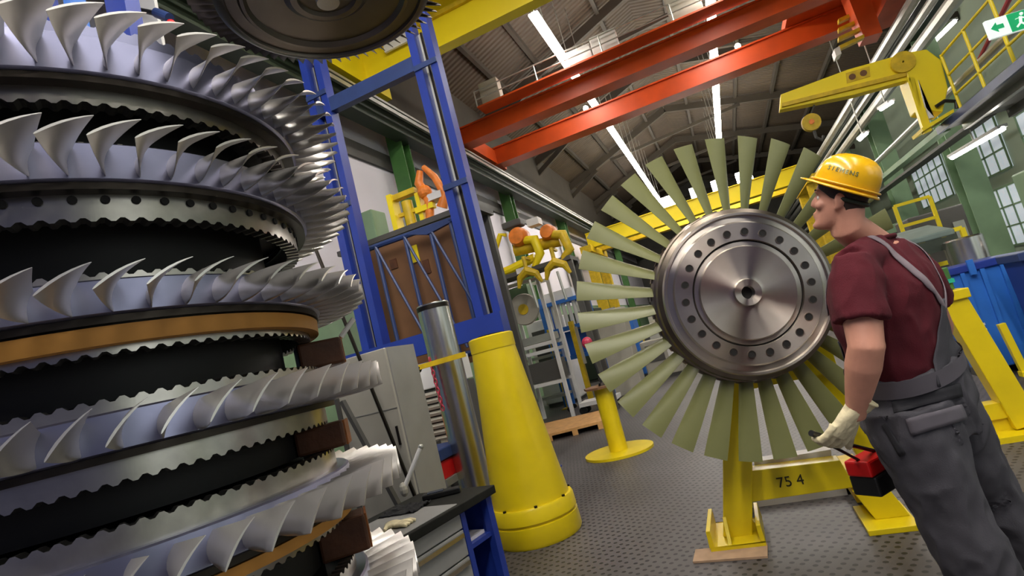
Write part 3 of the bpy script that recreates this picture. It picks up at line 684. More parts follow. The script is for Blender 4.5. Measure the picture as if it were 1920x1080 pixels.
# brown board with blue lattice
bz1 = at_y(760, 445, 6.9).z
t = thing('board_wall', (-3.8, 6.9, 0), 'large brown board wall between the blue posts', 'board')
x0, x1 = at_y(670, 440, 6.9).x, at_y(905, 560, 6.9).x
MB().bb((x0, 6.9, 1.5), (x1+.15, 6.96, bz1)).build('board', 'board', t)
MB().bb((x0, 6.92, 0), (x0+.1, 6.98, 1.5)).build('leg', 'board', t); MB().bb((x1, 6.92, 0), (x1+.1, 6.98, 1.5)).build('leg', 'board', t)
for (px, py, w, h) in ((738, 495, .12, .14), (800, 500, .1, .2)): 
    q = at_y(px, py, 6.89); MB().box(q, (w, .012, h)).build('stain_patch', 'wood', t)
q = at_y(777, 476, 6.885); tag(MB().box(q, (.13, .012, .24)).build('yellow_notice', 'yellowc'), 'small yellow notice stuck on the brown board wall', 'notice')
t = thing('lattice_barrier', (-3.8, 6.7, 0), 'blue bar lattice barrier in front of the brown board wall', 'barrier')
zl = at_y(750, 445, 6.7).z; LX = [at_y(px, py, 6.7).x for px, py in ((700, 440), (760, 450), (812, 455), (855, 460))]
MB().tube((LX[0]-.15, 6.7, zl), (LX[3]+.35, 6.7, zl-.02), .04, 8).build('top_bar', 'blued', t); MB().tube((LX[0]-.15, 6.7, 1.62), (LX[3]+.35, 6.7, 1.62), .04, 8).build('bottom_bar', 'blued', t)
for x in LX: MB().tube((x, 6.7, 0), (x, 6.7, zl), .03, 8).build('upright', 'blued', t)
for i in range(3): MB().tube((LX[i], 6.68, zl), (LX[i]+.55, 6.68, 1.7), .02, 6).build('brace', 'blued', t)
MB().prism([at_y(x, y, 6.66) for x, y in ((760, 440), (835, 410), (845, 416), (800, 440))], (0, .06, 0)).build('gusset_plate', 'blued', t)

# far left blue posts behind the top disc
for i, (px, w) in enumerate(((75, .42), (135, .2), (225, .5))):
    q = at_y(px, 60, 3.4)
    tag(MB().bb((q.x-w/4, 3.4, 0), (q.x+w/4, 3.55, 7.2)).build('blue_mast', 'blue' if i != 1 else 'bluel'), ('blue steel mast furthest left behind the top disc', 'thin light blue mast between two blue masts behind the top disc', 'wide blue mast behind the top disc, near the white panel')[i], 'mast')
# ---- lifting gear perched along the wall
def lifting_gear(P, s, lab, flip=1):
    P = V(P); t = thing('lifting_gear', tuple(P), lab, 'lifting gear')
    def B(a, b, m, nm, **k): MB().bb(P+V(a)*s, P+V(b)*s).build(nm, m, t, **k)
    B((-.45, -.15, 0), (-.33, .15, .95), 'yellowc', 'frame_post'); B((.25, -.15, 0), (.35, .15, .75), 'yellowc', 'frame_post'); B((-.45, -.15, 0), (.75, .15, .1), 'yellowc', 'frame_sill'); B((-.33, -.1, .8), (.25, .1, .92), 'yellowd', 'frame_head')
    MB().tube(P+V((-.05, 0, .15))*s, P+V((-.05, 0, .7))*s, .12*s, 16).build('gas_bottle', 'yellowd', t, smooth=40)
    MB().path([P+V((.45, -.1, .05))*s, P+V((.55, -.1, .5))*s, P+V((.4, -.1, .95))*s, P+V((.5, -.1, 1.2))*s], [.09*s, .11*s, .1*s, .07*s], 12).build('orange_arm', 'orange', t, smooth=60)
    MB().path([P+V((.8, -.1, .25))*s, P+V((.95, -.1, .5))*s, P+V((.8, -.1, .95))*s, P+V((.6, -.1, 1.25))*s], [.12*s, .1*s, .08*s, .06*s], 12).build('orange_arm', 'orange', t, smooth=60)
    B((.55, -.2, .45), (.9, .1, .6), 'white', 'white_box'); MB().ball(P+V((.5, -.12, .7))*s, .16*s, 12, 8).build('motor', 'orange', t)
    B((.2, -.2, .3), (.65, -.05, .42), 'yellowc', 'bracket'); B((-.3, -.05, .4), (.3, .05, .48), 'yellowd', 'cross_bar')
    return t
shz = at_y(760, 436, 7.6).z
shelf = thing('storage_rack', (-4.1, 7.7, 0), 'dark rack carrying yellow and orange lifting gear behind the blue frame', 'rack')
MB().bb((-5.4, 7.3, shz-.08), (-2.95, 8.1, shz)).build('shelf', 'greyd', shelf)
for x in (-5.3, -3.05): MB().bb((x-.05, 7.35, 0), (x+.05, 7.45, shz-.08)).build('upright', 'greyd', shelf); MB().bb((x-.05, 7.95, 0), (x+.05, 8.05, shz-.08)).build('upright', 'greyd', shelf)
lifting_gear((-4.15, 7.7, shz), .72, 'yellow frame with orange lifting arms on the rack above the brown board')
q = at_y(690, 395, 7.5); tag(MB().bb((q.x-.25, 7.4, shz), (q.x+.12, 7.8, shz+.5)).build('green_case', 'greeng', bevel=.02), 'grey green case on the rack, left of the yellow lifting frame', 'case')
h2 = at_y(1010, 475, 10.2)
sh2 = thing('storage_rack', (h2.x, 10.5, 0), 'dark rack carrying orange hooks further down the wall', 'rack')
MB().bb((h2.x-1.3, 10.1, h2.z-.3), (h2.x+.6, 10.75, h2.z-.22)).build('shelf', 'greyd', sh2)
for x in (h2.x-1.25, h2.x+.55): MB().bb((x-.05, 10.15, 0), (x+.05, 10.25, h2.z-.3)).build('upright', 'greyd', sh2); MB().bb((x-.05, 10.64, 0), (x+.05, 10.74, h2.z-.3)).build('upright', 'greyd', sh2)
t = thing('hoist', tuple((h2.x-.3, 10.4, h2.z-.22)), 'orange and yellow hoist with round motors on the further rack', 'hoist')
P = V((h2.x-.3, 10.4, h2.z-.22))
MB().path([P+V((-.85, 0, .08)), P+V((-.4, 0, .12)), P+V((.15, 0, .2))], .09, 10).build('beam', 'yellowc', t)
MB().path([P+V((-.6, -.05, .1)), P+V((-.66, -.05, .5)), P+V((-.42, -.05, .85)), P+V((-.3, -.05, .8))], [.07, .06, .05, .04], 10).build('arm', 'yellowc', t)
MB().lathe([(0, -.22), (.15, -.2), (.19, -.1), (.19, .12), (.12, .2), (0, .2)], 20, P+V((-.02, -.12, .66)), 'Y').build('motor', 'orange', t, smooth=50)
MB().lathe([(0, -.2), (.12, -.19), (.15, -.1), (.15, .12), (.1, .18), (0, .18)], 20, P+V((.58, -.12, .56)), 'Y').build('motor', 'orange', t, smooth=50)
MB().tube(P+V((-.2, -.05, .45)), P+V((.75, -.05, .36)), .12, 14).build('gearbox', 'yellowd', t, smooth=50)
MB().path([P+V((.1, -.2, .55)), P+V((.3, -.24, .5)), P+V((.34, -.24, .2)), P+V((.16, -.24, -.02))], [.08, .1, .09, .06], 12).build('claw_arm', 'yellowc', t, smooth=60)
MB().path([P+V((.62, -.2, .5)), P+V((.86, -.24, .42)), P+V((.92, -.24, .1)), P+V((.72, -.24, -.05))], [.08, .1, .09, .06], 12).build('claw_arm', 'yellowd', t, smooth=60)
MB().bb(P+V((.22, -.2, .78)), P+V((.46, .05, .92))).build('white_box', 'white', t)
MB().bb(P+V((-.3, -.2, .88)), P+V((.1, .1, 1.02))).build('cover', 'greyd', t, bevel=.03)
MB().bb(P+V((-.2, -.3, -.06)), P+V((.12, -.15, .04))).build('label_plate', 'white', t)
for i, dx in enumerate((0.05, .62)):
    c_ = P+V((dx, -.42, -.05)); t2 = thing('crane_hook', tuple(c_), ('yellow ramshorn hook hanging from the further rack, left one', 'yellow ramshorn hook hanging from the further rack, right one')[i], 'hook', 'yellow hooks')
    MB().tube(c_+V((0, 0, -.05)), c_+V((0, 0, .25)), .04, 8).build('shank', 'yellowd', t2)
    MB().path([c_+V((-.24, 0, -.3)), c_+V((-.17, 0, -.12)), c_+V((0, 0, -.02)), c_+V((.17, 0, -.12)), c_+V((.24, 0, -.3))], [.03, .07, .1, .07, .03], 8).build('horns', 'yellowd', t2)
    MB().tube(c_+V((0, 0, -.2)), c_+V((0.03, 0, -.75)), .025, 6).build('chain', 'rail', t2)
    MB().bar(c_+V((0, -.03, .24)), c_+V((0, .34, .24)), .05, .05).build('hanger', 'yellowd', t2)
# ---- white test machine
mq = at_y(985, 580, 10.9)
t = thing('test_machine', (mq.x, 11.2, 0), 'white framed machine with a round flywheel, behind the cone', 'machine')
x0, x1 = mq.x-.44, mq.x+.42; zt_ = 2.88
for x in (x0, x1):
    for y in (10.9, 11.6): MB().bb((x-.035, y-.035, 0), (x+.035, y+.035, zt_)).build('post', 'white', t)
for z in (.75, 1.4, 1.55, zt_): MB().bb((x0, 10.87, z-.035), (x1, 10.93, z+.035)).build('cross_bar', 'white', t); MB().bb((x0, 11.57, z-.035), (x1, 11.63, z+.035)).build('cross_bar', 'white', t)
MB().bb((x0+.05, 11.0, 2.45), (x1-.3, 11.5, 2.84)).build('control_box', 'greeng', t); MB().bb((x0+.05, 10.95, 1.6), (x1-.05, 11.5, 1.75)).build('bed', 'rail', t); MB().bb((x0+.05, 10.95, .8), (x1-.05, 11.5, 1.2)).build('cabinet', 'greyd', t)
MB().lathe([(.05, -.05), (.31, -.05), (.33, 0), (.31, .05), (.05, .05)], 32, (mq.x, 10.84, mq.z), 'Y', closed=True).build('flywheel', 'greyb', t, smooth=40)
MB().lathe([(.0, -.07), (.11, -.07), (.11, -.04), (0, -.04)], 20, (mq.x, 10.84, mq.z), 'Y').build('wheel_hub', 'yellowd', t, smooth=40)
# shelf carts of pale trays
tc_ = at_y(985, 640, 12.0)
t = thing('tray_cart', (tc_.x+.1, 12.1, 0), 'pale metal tray cart behind the white machine', 'cart')
for z in (.35, .8, 1.25, 1.6): MB().bb((tc_.x-.35, 11.9, z), (tc_.x+.65, 12.4, z+.06)).build('tray', 'rail', t)
for x in (tc_.x-.33, tc_.x+.63):
    for y in (11.93, 12.37): MB().bb((x-.02, y-.02, .1), (x+.02, y+.02, 1.75)).build('upright', 'bluel', t); MB().lathe([(0, -.02), (.05, -.02), (.05, .02), (0, .02)], 12, (x, y, .05), 'Y').build('wheel', 'black', t)
# blue rack with white rolls
q = at_y(1060, 590, 12.9)
t = thing('blue_rack', (q.x, 13.1, 0), 'blue steel rack holding upright white rolls', 'rack')
x0, x1 = q.x-.55, q.x+.5
for x in (x0, x1):
    for y in (12.9, 13.5): MB().bb((x-.04, y-.04, 0), (x+.04, y+.04, 2.65)).build('upright', 'bluel', t)
for z in (1.05, 1.75, 2.4): MB().bb((x0-.05, 12.85, z), (x1+.05, 13.55, z+.09)).build('shelf', 'bluel', t)
MB().bb((x0+.3, 13.3, 1.1), (x1-.05, 13.45, 1.72)).build('back_panel', 'bluel', t)
src = None
for k in range(7):
    if src is None: src = tag(MB().tube((x0+.12, 13.0, 1.842), (x0+.12, 13.0, 2.4), .05, 12).build('white_roll', 'white', smooth=50), 'upright white roll standing on the blue rack shelf', 'roll', 'white rolls on the blue rack')
    else: dup(src, (.135*k, 0, 0), 'upright white roll standing on the blue rack shelf')
tag(MB().bb((x0+.05, 12.95, 2.492), (x1-.2, 13.45, 2.72)).build('white_carton', 'white'), 'white carton on top of the blue rack', 'carton')
tag(MB().bb((x1+.1, 12.7, 0), (x1+.85, 13.3, 1.95)).build('pale_cabinet', 'greyb', bevel=.02), 'pale grey cabinet at the right of the blue rack, behind the blades', 'cabinet')
for i, (px, py) in enumerate(((1037, 645), (1077, 630))):
    q = at_y(px, py, 12.62); t = thing('guard_post', (q.x, 12.62, 0), ('yellow guard post in front of the blue rack, left of the pair', 'yellow guard post in front of the blue rack, right of the pair')[i], 'post', 'yellow guard posts')
    MB().bb((q.x-.05, 12.55, .02), (q.x+.05, 12.69, q.z+.35)).build('post', 'yellowd', t); MB().bb((q.x+.05, 12.6, .9), (q.x+.11, 12.66, q.z+.2)).build('cable_duct', 'greyb', t); MB().bb((q.x-.15, 12.47, 0), (q.x+.15, 12.77, .02)).build('base_plate', 'yellowd', t)
q = at_y(1112, 748, 11.0)
t = thing('hand_cart', (q.x, 11.0, 0), 'low flat hand cart with thin blue handle bars on the floor past the cone', 'cart')
MB().bb((q.x-.25, 10.8, .16), (q.x+.5, 11.3, .24)).build('platform', 'white', t)
for x in (q.x-.22, q.x+.4):
    for y in (10.9, 11.2): MB().lathe([(0, -.03), (.08, -.03), (.08, .03), (0, .03)], 14, (x, y, .08), 'Y').build('wheel', 'black', t)
MB().path([(q.x+.4, 10.85, .24), (q.x+.4, 10.85, .95), (q.x+.4, 11.25, .95), (q.x+.4, 11.25, .24)], .02, 8).build('handle', 'bluel', t)
# assorted equipment far beyond the rotor
random.seed(3)
far = [(-1.9, 14.9, .9, .7, 1.0, 'greyb', 'low grey machine housing between the rotor blades, mid distance', 'machine_housing'), (-.6, 14.5, .8, .6, 1.3, 'white', 'white machine housing behind the rotor blades on the left', 'machine_housing'), (-.2, 17, 1.0, .8, 1.5, 'blued', 'slate blue cabinet far behind the rotor hub', 'tool_cabinet'), (1.2, 18, 1.2, .8, 1.2, 'greeng', 'green machine housing far behind the rotor and the man', 'machine_housing'), (-3.2, 16.5, 1.2, .9, 1.9, 'bluel', 'light blue machine housing far down the left side', 'machine_housing'), (-4.4, 14, .9, .9, 2.2, 'white', 'tall white cabinet against the far side wall', 'tool_cabinet'), (-2.4, 20, 1.4, 1, 1.4, 'yellowd', 'yellow machine housing deep in the hall', 'machine_housing'), (-4.6, 19, 1.0, 1.2, 2.4, 'greend', 'dark green cabinet deep along the side wall', 'tool_cabinet')]
for x, y, w, d, h, m, lb, nm in far:
    t = thing(nm, (x, y, 0), lb, 'cabinet' if nm == 'tool_cabinet' else 'machine')
    MB().bb((x-w/2, y-d/2, .08), (x+w/2, y+d/2, h)).build('body', m, t, bevel=.03); MB().bb((x-w/2+.05, y-d/2+.05, 0), (x+w/2-.05, y+d/2-.05, .08)).build('plinth', 'greyd', t)
    MB().bb((x-w*.38, y-d/2-.02, h*.45), (x+w*.1, y-d/2, h*.88)).build('front_panel', 'greyd', t); MB().bb((x+w*.2, y-d/2-.03, h*.5), (x+w*.38, y-d/2, h*.8)).build('control_panel', 'white', t)
    MB().bb((x-w*.2, y-.1, h), (x+w*.1, y+.15, h+.25)).build('top_unit', 'rail', t)

# ---- bench, panel, small cabinet
Bz = .68
A_ = at_z(915, 912, Bz); B_ = at_z(738, 1014, Bz); A_.z = B_.z = 0
ux = (B_-A_).normalized(); un = V((-ux.y, ux.x, 0))
if un.x > 0: un = -un      # into the bench, away from the viewer side
L_ = (B_-A_).length; DP = .62
def bp(s, d, z): return A_+ux*s+un*d+V((0, 0, z))
def bbox(s0, s1, d0, d1, z0, z1): return MB().prism([bp(s0, d0, z0), bp(s1, d0, z0), bp(s1, d1, z0), bp(s0, d1, z0)], (0, 0, z1-z0))
t = thing('workbench', tuple(bp(L_/2, DP/2, 0)), 'workbench with black rubber top, blue frame and grey drawers beside the stack', 'workbench')
bbox(-.03, L_+.02, -.03, DP, Bz-.05, Bz).build('worktop', 'rubber', t, bevel=.006)
bbox(0, .05, 0, .05, 0, Bz-.05).build('frame_post', 'blue', t); bbox(.265, .305, 0, .05, 0, Bz-.05).build('frame_post', 'blue', t); bbox(L_-.04, L_, 0, .05, 0, Bz-.05).build('frame_post', 'blued', t)
bbox(0, .03, .05, DP, .02, Bz-.05).build('side_panel', 'blue', t); bbox(.27, .3, .05, DP, .02, Bz-.05).build('divider', 'blue', t); bbox(L_-.03, L_, .05, DP, .02, Bz-.05).build('side_panel', 'greyb', t); bbox(0, L_, DP-.03, DP, .02, Bz-.05).build('back_panel', 'blued', t)
bbox(.03, .27, .02, DP-.03, .4, .425).build('shelf', 'blue', t); bbox(.03, L_-.03, .03, DP-.03, .05, .08).build('bottom', 'blued', t)
for j in range(4):
    z0 = .1+j*.148
    d_ = bbox(.31, L_-.045, .0, .5, z0, z0+.14).build('drawer', 'grey', t, bevel=.004)
    bbox(.33, L_-.065, -.018, 0, z0+.105, z0+.128).build('drawer_handle', 'chrome', d_)
tag(bbox(.06, .25, .06, .35, .426, .445).build('paper_stack', 'paper'), 'white papers lying on the open shelf of the workbench', 'papers')
# things on the bench
zt_ = Bz
def onb(px, py, h=0): q = at_z(px, py, zt_); return V((q.x, q.y, zt_))
c = onb(760, 958)
t = thing('black_cloth', tuple(c), 'crumpled black cloth lying on the workbench top', 'cloth')
mb = MB(); n_ = 16
vs = [c+V(((i/n_-.5)*.26, (j/n_-.5)*.2, .004+.03*abs(noise.noise(V((i*.4, j*.4, 1)))))) for i in range(n_+1) for j in range(n_+1)]
mb.add(vs, [(i*(n_+1)+j, (i+1)*(n_+1)+j, (i+1)*(n_+1)+j+1, i*(n_+1)+j+1) for i in range(n_) for j in range(n_)]); o = mb.build('folds', 'cloth', t, smooth=60); o.modifiers.new('s', 'SOLIDIFY').thickness = .004
c = onb(828, 932)
t = thing('handheld_scanner', tuple(c), 'black handheld device with a shiny screen on the workbench', 'device')
MB().prism([c+V((-.11, -.05, .001)), c+V((.13, .02, .001)), c+V((.1, .09, .001)), c+V((-.14, .02, .001))], (0, 0, .035)).build('body', 'black', t, bevel=.008); MB().prism([c+V((-.08, -.03, .036)), c+V((.02, .0, .036)), c+V((-.005, .055, .036)), c+V((-.105, .025, .036))], (0, 0, .004)).build('screen', 'screen', t)
c = onb(738, 990)
t = thing('work_glove', tuple(c), 'pale work glove lying on the corner of the workbench', 'glove')
g_ = MB(); g_.ball(c+V((0, 0, .02)), (.05, .045, .02), 14, 8)
for k in range(4): g_.path([c+V((.03, -.03+.02*k, .018)), c+V((.09, -.04+.027*k, .02)), c+V((.12, -.045+.03*k, .012))], [.012, .012, .009], 8)
g_.path([c+V((-.02, -.03, .018)), c+V((.0, -.085, .016))], [.014, .01], 8)
remesh(g_.build('leather', 'glove', t), .005, 3)
# leaning grey panel behind the stack
t = thing('upright_panel', tuple(at_y(700, 800, 3.6)), 'tall pale grey panel cabinet standing behind the workbench', 'cabinet')
pp = [at_y(x, y, 3.6) for x, y in ((612, 657), (720, 652), (766, 930), (690, 940))]
x0 = pp[0].x+.02; x1 = pp[1].x; 
MB().bb((x0, 3.6, .03), (x1, 3.7, pp[1].z)).build('door', 'greyb', t, bevel=.006)
MB().bb((x0-.03, 3.58, .0), (x0, 3.72, pp[1].z+.02)).build('edge_post', 'greyd', t)
MB().bb((x1-.012, 3.62, .03), (x1+.012, 4.0, pp[1].z)).build('side_panel', 'grey', t)
MB().bb((x1-.05, 3.588, 1.0), (x1-.035, 3.6, 1.14)).build('handle', 'dark', t)
MB().bb((x0, 3.596, 1.27), (x1, 3.6, 1.275)).build('seam', 'grey', t)
tag(MB().tube(at_y(593, 470, 3.5), at_y(748, 856, 3.5)*1.58-at_y(593, 470, 3.5)*.58, .014, 8).build('thin_rod', 'dark'), 'thin dark rod leaning in front of the pale grey panel', 'rod')
tag(MB().bar(at_y(642, 752, 3.45), at_y(738, 930, 3.45)*2.2-at_y(642, 752, 3.45)*1.2, .04, .03).build('edge_rail', 'greyd'), 'dark grey rail leaning along the left edge of the grey panel', 'rail')
pb_ = V((AX+.9*cos(radians(48)), AY+.9*sin(radians(48)), 1.697)); tag(MB().tube(at_y(663, 598, pb_.y+.06), pb_, .012, 10).build('steel_pin', 'white'), 'short bright rod standing on the uppermost wood block beside the third disc', 'rod')
b_ = at_z(757, 918, Bz+.05); a = at_y(789, 838, b_.y+.1)
t = thing('lever', tuple(b_), 'bright metal lever standing on the workbench by the grey panel', 'lever')
MB().tube(a, b_, .017, 10).build('shaft', 'white', t); MB().ball(a, .02, 10, 6).build('knob', 'rail', t); MB().ball(b_, (.03, .03, .05), 10, 6).build('clamp', 'greyb', t)
s0 = at_y(737, 693, 5.1); s1 = at_y(825, 690, 5.1)
t = thing('louvred_cabinet', (s0.x+.3, 5.3, 0), 'pale cabinet with a louvred front behind the steel tube', 'cabinet')
zc = at_y(770, 738, 5.1).z; zt_ = s0.z-.02
MB().bb((s0.x-.08, 5.1, zc), (s1.x+.1, 5.6, zt_)).build('top_box', 'white', t, bevel=.01); MB().bb((s0.x-.05, 5.14, .0), (s1.x+.1, 5.6, zc-.01)).build('body', 'greyd', t)
z = zc-.06
while z > .8: MB().box(((s0.x+s1.x)/2, 5.12, z), (s1.x-s0.x+.1, .05, .03), Matrix.Rotation(.5, 3, 'X')).build('louvre', 'greyb', t); z -= .065
MB().bb((s0.x, 5.1, .62), (s1.x+.1, 5.14, .78)).build('lower_panel', 'greyb', t)
q = at_y(795, 885, 4.3); t = thing('tool_box', (q.x, 4.4, 0), 'blue and red tool box on a low trolley behind the grey panel', 'tool box')
MB().bb((q.x-.28, 4.3, q.z+.06), (q.x+.2, 4.7, q.z+.16)).build('lid', 'blued', t, bevel=.01); MB().bb((q.x-.26, 4.31, q.z-.1), (q.x+.18, 4.7, q.z+.05)).build('body', 'redcase', t, bevel=.01); MB().bb((q.x-.3, 4.3, q.z-.16), (q.x+.2, 4.75, q.z-.1)).build('tray', 'rail', t)
for dx in (-.26, .15): MB().bb((q.x+dx, 4.35, 0), (q.x+dx+.03, 4.38, q.z-.16)).build('leg', 'rail', t); MB().bb((q.x+dx, 4.65, 0), (q.x+dx+.03, 4.68, q.z-.16)).build('leg', 'rail', t)
q = at_y(775, 815, 4.9); t = thing('carton', (q.x, 5.0, .0), 'orange brown carton behind the blue and red tool box', 'carton')
MB().bb((q.x-.25, 4.85, q.z-.12), (q.x+.02, 5.05, q.z+.1)).build('box', 'orange', t); MB().bb((q.x-.25, 4.85, 0), (q.x+.2, 5.05, q.z-.12)).build('crate', 'greyd', t)
MB().bb((q.x-.12, 4.84, q.z-.1), (q.x-.08, 4.85, q.z+.1)).build('tape', 'greyb', t)
# white panel high behind top disc and camera-like tool
q = at_y(270, 75, 4.2)
tag(MB().bb((q.x-.12, 4.2, 0), (q.x+.25, 4.24, q.z+.7)).build('white_board', 'white'), 'tall white board behind the blades of the top disc', 'board')
t = thing('swivel_lamp', tuple(at_y(300, 40, 4.0)), 'dark swivel lamp arm with a red knob near the white board', 'lamp')
MB().path([at_y(245, 15, 4.2), at_y(290, 25, 4.0), at_y(315, 32, 4.0)], [.025, .028, .04], 10).build('arm', 'black', t); MB().tube(at_y(293, 24, 4.0), at_y(318, 34, 4.0), .05, 12).build('head', 'blued', t); MB().ball(at_y(321, 45, 3.95), .045, 12, 8).build('knob', 'redcase', t)

# ================================================================== RIGHT SIDE EQUIPMENT
TY_ = 5.05
t = thing('yellow_trestle', (1.6, TY_, 0), 'yellow inclined trestle behind the man, by the blue bins', 'stand')
a = at_y(1782, 562, TY_); f0 = at_y(1935, 835, TY_)
MB().bar(a, V((f0.x, TY_, .06)), .16, .16, (0, 1, 0)).build('leg', 'yellow', t, bevel=.006)
MB().bar(a+V((-.1, 0, .03)), a+V((.1, 0, .03)), .2, .07).build('head_plate', 'yellow', t, bevel=.005)
q = at_y(1850, 770, TY_); MB().bb((q.x-.12, TY_-.05, q.z-.06), (f0.x, TY_+.08, q.z+.05)).build('brace', 'yellow', t)
MB().bar(at_y(1838, 790, TY_), at_y(1925, 830, TY_), .2, .05, (0, 1, 0)).build('sill', 'yellow', t)
MB().bb((f0.x-.45, TY_-.2, 0), (f0.x+.3, TY_+.2, .04)).build('foot_plate', 'yellow', t)
t = thing('valve_box', tuple(a+V((-.02, .05, .07))), 'small green box with pale cap on top of the yellow trestle', 'box')
q = a+V((-.03, .05, .07)); MB().bb(q+V((-.08, -.06, 0)), q+V((.08, .06, .17))).build('body', 'green', t, bevel=.008); MB().bb(q+V((-.09, -.07, .05)), q+V((.09, .07, .08))).build('cap', 'teal', t); MB().tube(q+V((0, 0, .17)), q+V((0, 0, .22)), .03, 10).build('neck', 'greeng', t)
def bin_(px, py, Y, w, d, h, m, lab):
    q = at_y(px, py, Y); x = q.x; t = thing('blue_bin', (x+w/2, Y+d/2, 0), lab, 'bin', 'blue bins')
    MB().prism([(x, Y, .08), (x+w, Y, .08), (x+w+.04, Y, h), (x-.04, Y, h)], (0, d, 0)).build('body', m, t, bevel=.01)
    MB().bb((x-.07, Y-.03, h-.06), (x+w+.07, Y+d+.03, h+.02)).build('rim', 'blued' if m == 'blue' else 'blue', t, bevel=.01)
    for k in range(3): MB().bb((x+w*(.2+.3*k)-.02, Y-.03, .1), (x+w*(.2+.3*k)+.02, Y, h-.06)).build('rib', m, t)
    for k in range(2): MB().bb((x+w*k*.9+.0, Y+.05, 0), (x+w*k*.9+.1, Y+d-.05, .08)).build('skid', 'greyd', t)
    MB().bb((x+w*.3, Y-.06, h-.1), (x+w*.4, Y-.03, h+.06)).build('catch', m, t); 
    for k in range(4): MB().bb((x+.06, Y-.012, .35+k*.06), (x+.16, Y, .375+k*.06)).build('vent', 'white', t)
    return t
bin_(1775, 510, 7.2, .58, .7, 1.16, 'bluel', 'bright blue bin behind the yellow trestle, nearer the man')
bin_(1922, 474, 6.4, .7, .4, 1.17, 'blue', 'deeper blue bin cut off by the right picture edge')
t = thing('tarp_table', (2.85, 8.9, 0), 'table under a grey green tarpaulin beyond the shoulder of the man', 'table')
tq = [at_d(1685, 445, 7.6), at_d(1740, 418, 8.6), at_d(1838, 420, 8.6), at_d(1800, 452, 7.3)]
zt_ = 1.57
tx0, tx1 = 2.1, 2.72
MB().prism([(tx0, 8.3, zt_-.04), (tx1, 8.3, zt_-.04), (tx1+.1, 9.4, zt_+.12), (tx0+.2, 9.4, zt_+.12)], (0, 0, .08)).build('tarpaulin', 'tarp', t, bevel=.02)
MB().prism([(tx0, 8.3, zt_-.04), (tx1, 8.3, zt_-.04), (tx1, 8.28, zt_-.18), (tx0+.3, 8.28, zt_-.2)], (0, .02, 0)).build('hem', 'greend', t)
for x in (tx0+.25, tx1-.1):
    for y in (8.4, 9.3): MB().bb((x-.03, y-.03, 0), (x+.03, y+.03, zt_-.04)).build('leg', 'greyd', t)
def yframe(P, w, h, z0, lab):
    P = V(P); t = thing('guard_rail', (P.x, P.y, 0), lab, 'guard rail')
    for dx in (0, w): MB().bb(P+V((dx-.03, -.03, -P.z)), P+V((dx+.03, .03, h))).build('post', 'yellowc', t)
    for dz in (0, h): MB().bb(P+V((0, -.025, dz-.03)), P+V((w, .025, dz+.03))).build('rail', 'yellowc', t)
    return t
yframe(at_y(1745, 500, 9.6), .5, .42, 0, 'yellow tube guard rail right behind the back of the man')
yframe(at_y(1690, 425, 13.0), .6, .42, 0, 'small yellow guard rail above the tarpaulin table')
q = at_y(1824, 505, 8.17); t = thing('steel_drum', (q.x, 8.17, 0), 'shiny steel drum behind the bright blue bin', 'drum')
MB().lathe([(0, .55), (.2, .55), (.2, 1.45), (.18, 1.47), (0, 1.47)], 40, (q.x, 8.17, 0)).build('shell', 'chrome', t, smooth=40); MB().lathe([(.0, 0), (.15, 0), (.15, .55), (0, .55)], 24, (q.x, 8.17, 0)).build('pedestal', 'greyd', t)
MB().lathe([(.2, .9), (.212, .91), (.212, .95), (.2, .96)], 40, (q.x, 8.17, 0)).build('hoop', 'rail', t)
q = at_y(1900, 460, 8.2); q.x += .25; t = thing('polished_casting', (q.x, 7.95, 0), 'rounded shiny metal casting on the deeper blue bin side, right edge', 'casting')
MB().ball((q.x+.1, 7.95, q.z+.05), (.22, .2, .16), 20, 12).build('shell', 'chrome', t, smooth=60); MB().bb((q.x-.15, 7.8, 0), (q.x+.4, 8.1, q.z-.08)).build('plinth', 'greyd', t); MB().tube((q.x-.05, 7.85, q.z-.08), (q.x-.05, 7.85, q.z+.25), .03, 8).build('pipe', 'white', t)
q = at_y(1908, 660, 6.95); t = thing('yellow_bracket', (q.x, 6.95, 0), 'small pale yellow bracket stand in front of the deeper blue bin', 'bracket')
MB().bar((q.x-.0, 6.95, .02), (q.x-.05, 6.95, q.z+.3), .06, .06, (0, 1, 0)).build('post', 'yellowc', t); MB().bb((q.x-.04, 6.9, 0), (q.x+.2, 7.0, .05)).build('foot', 'yellowc', t)
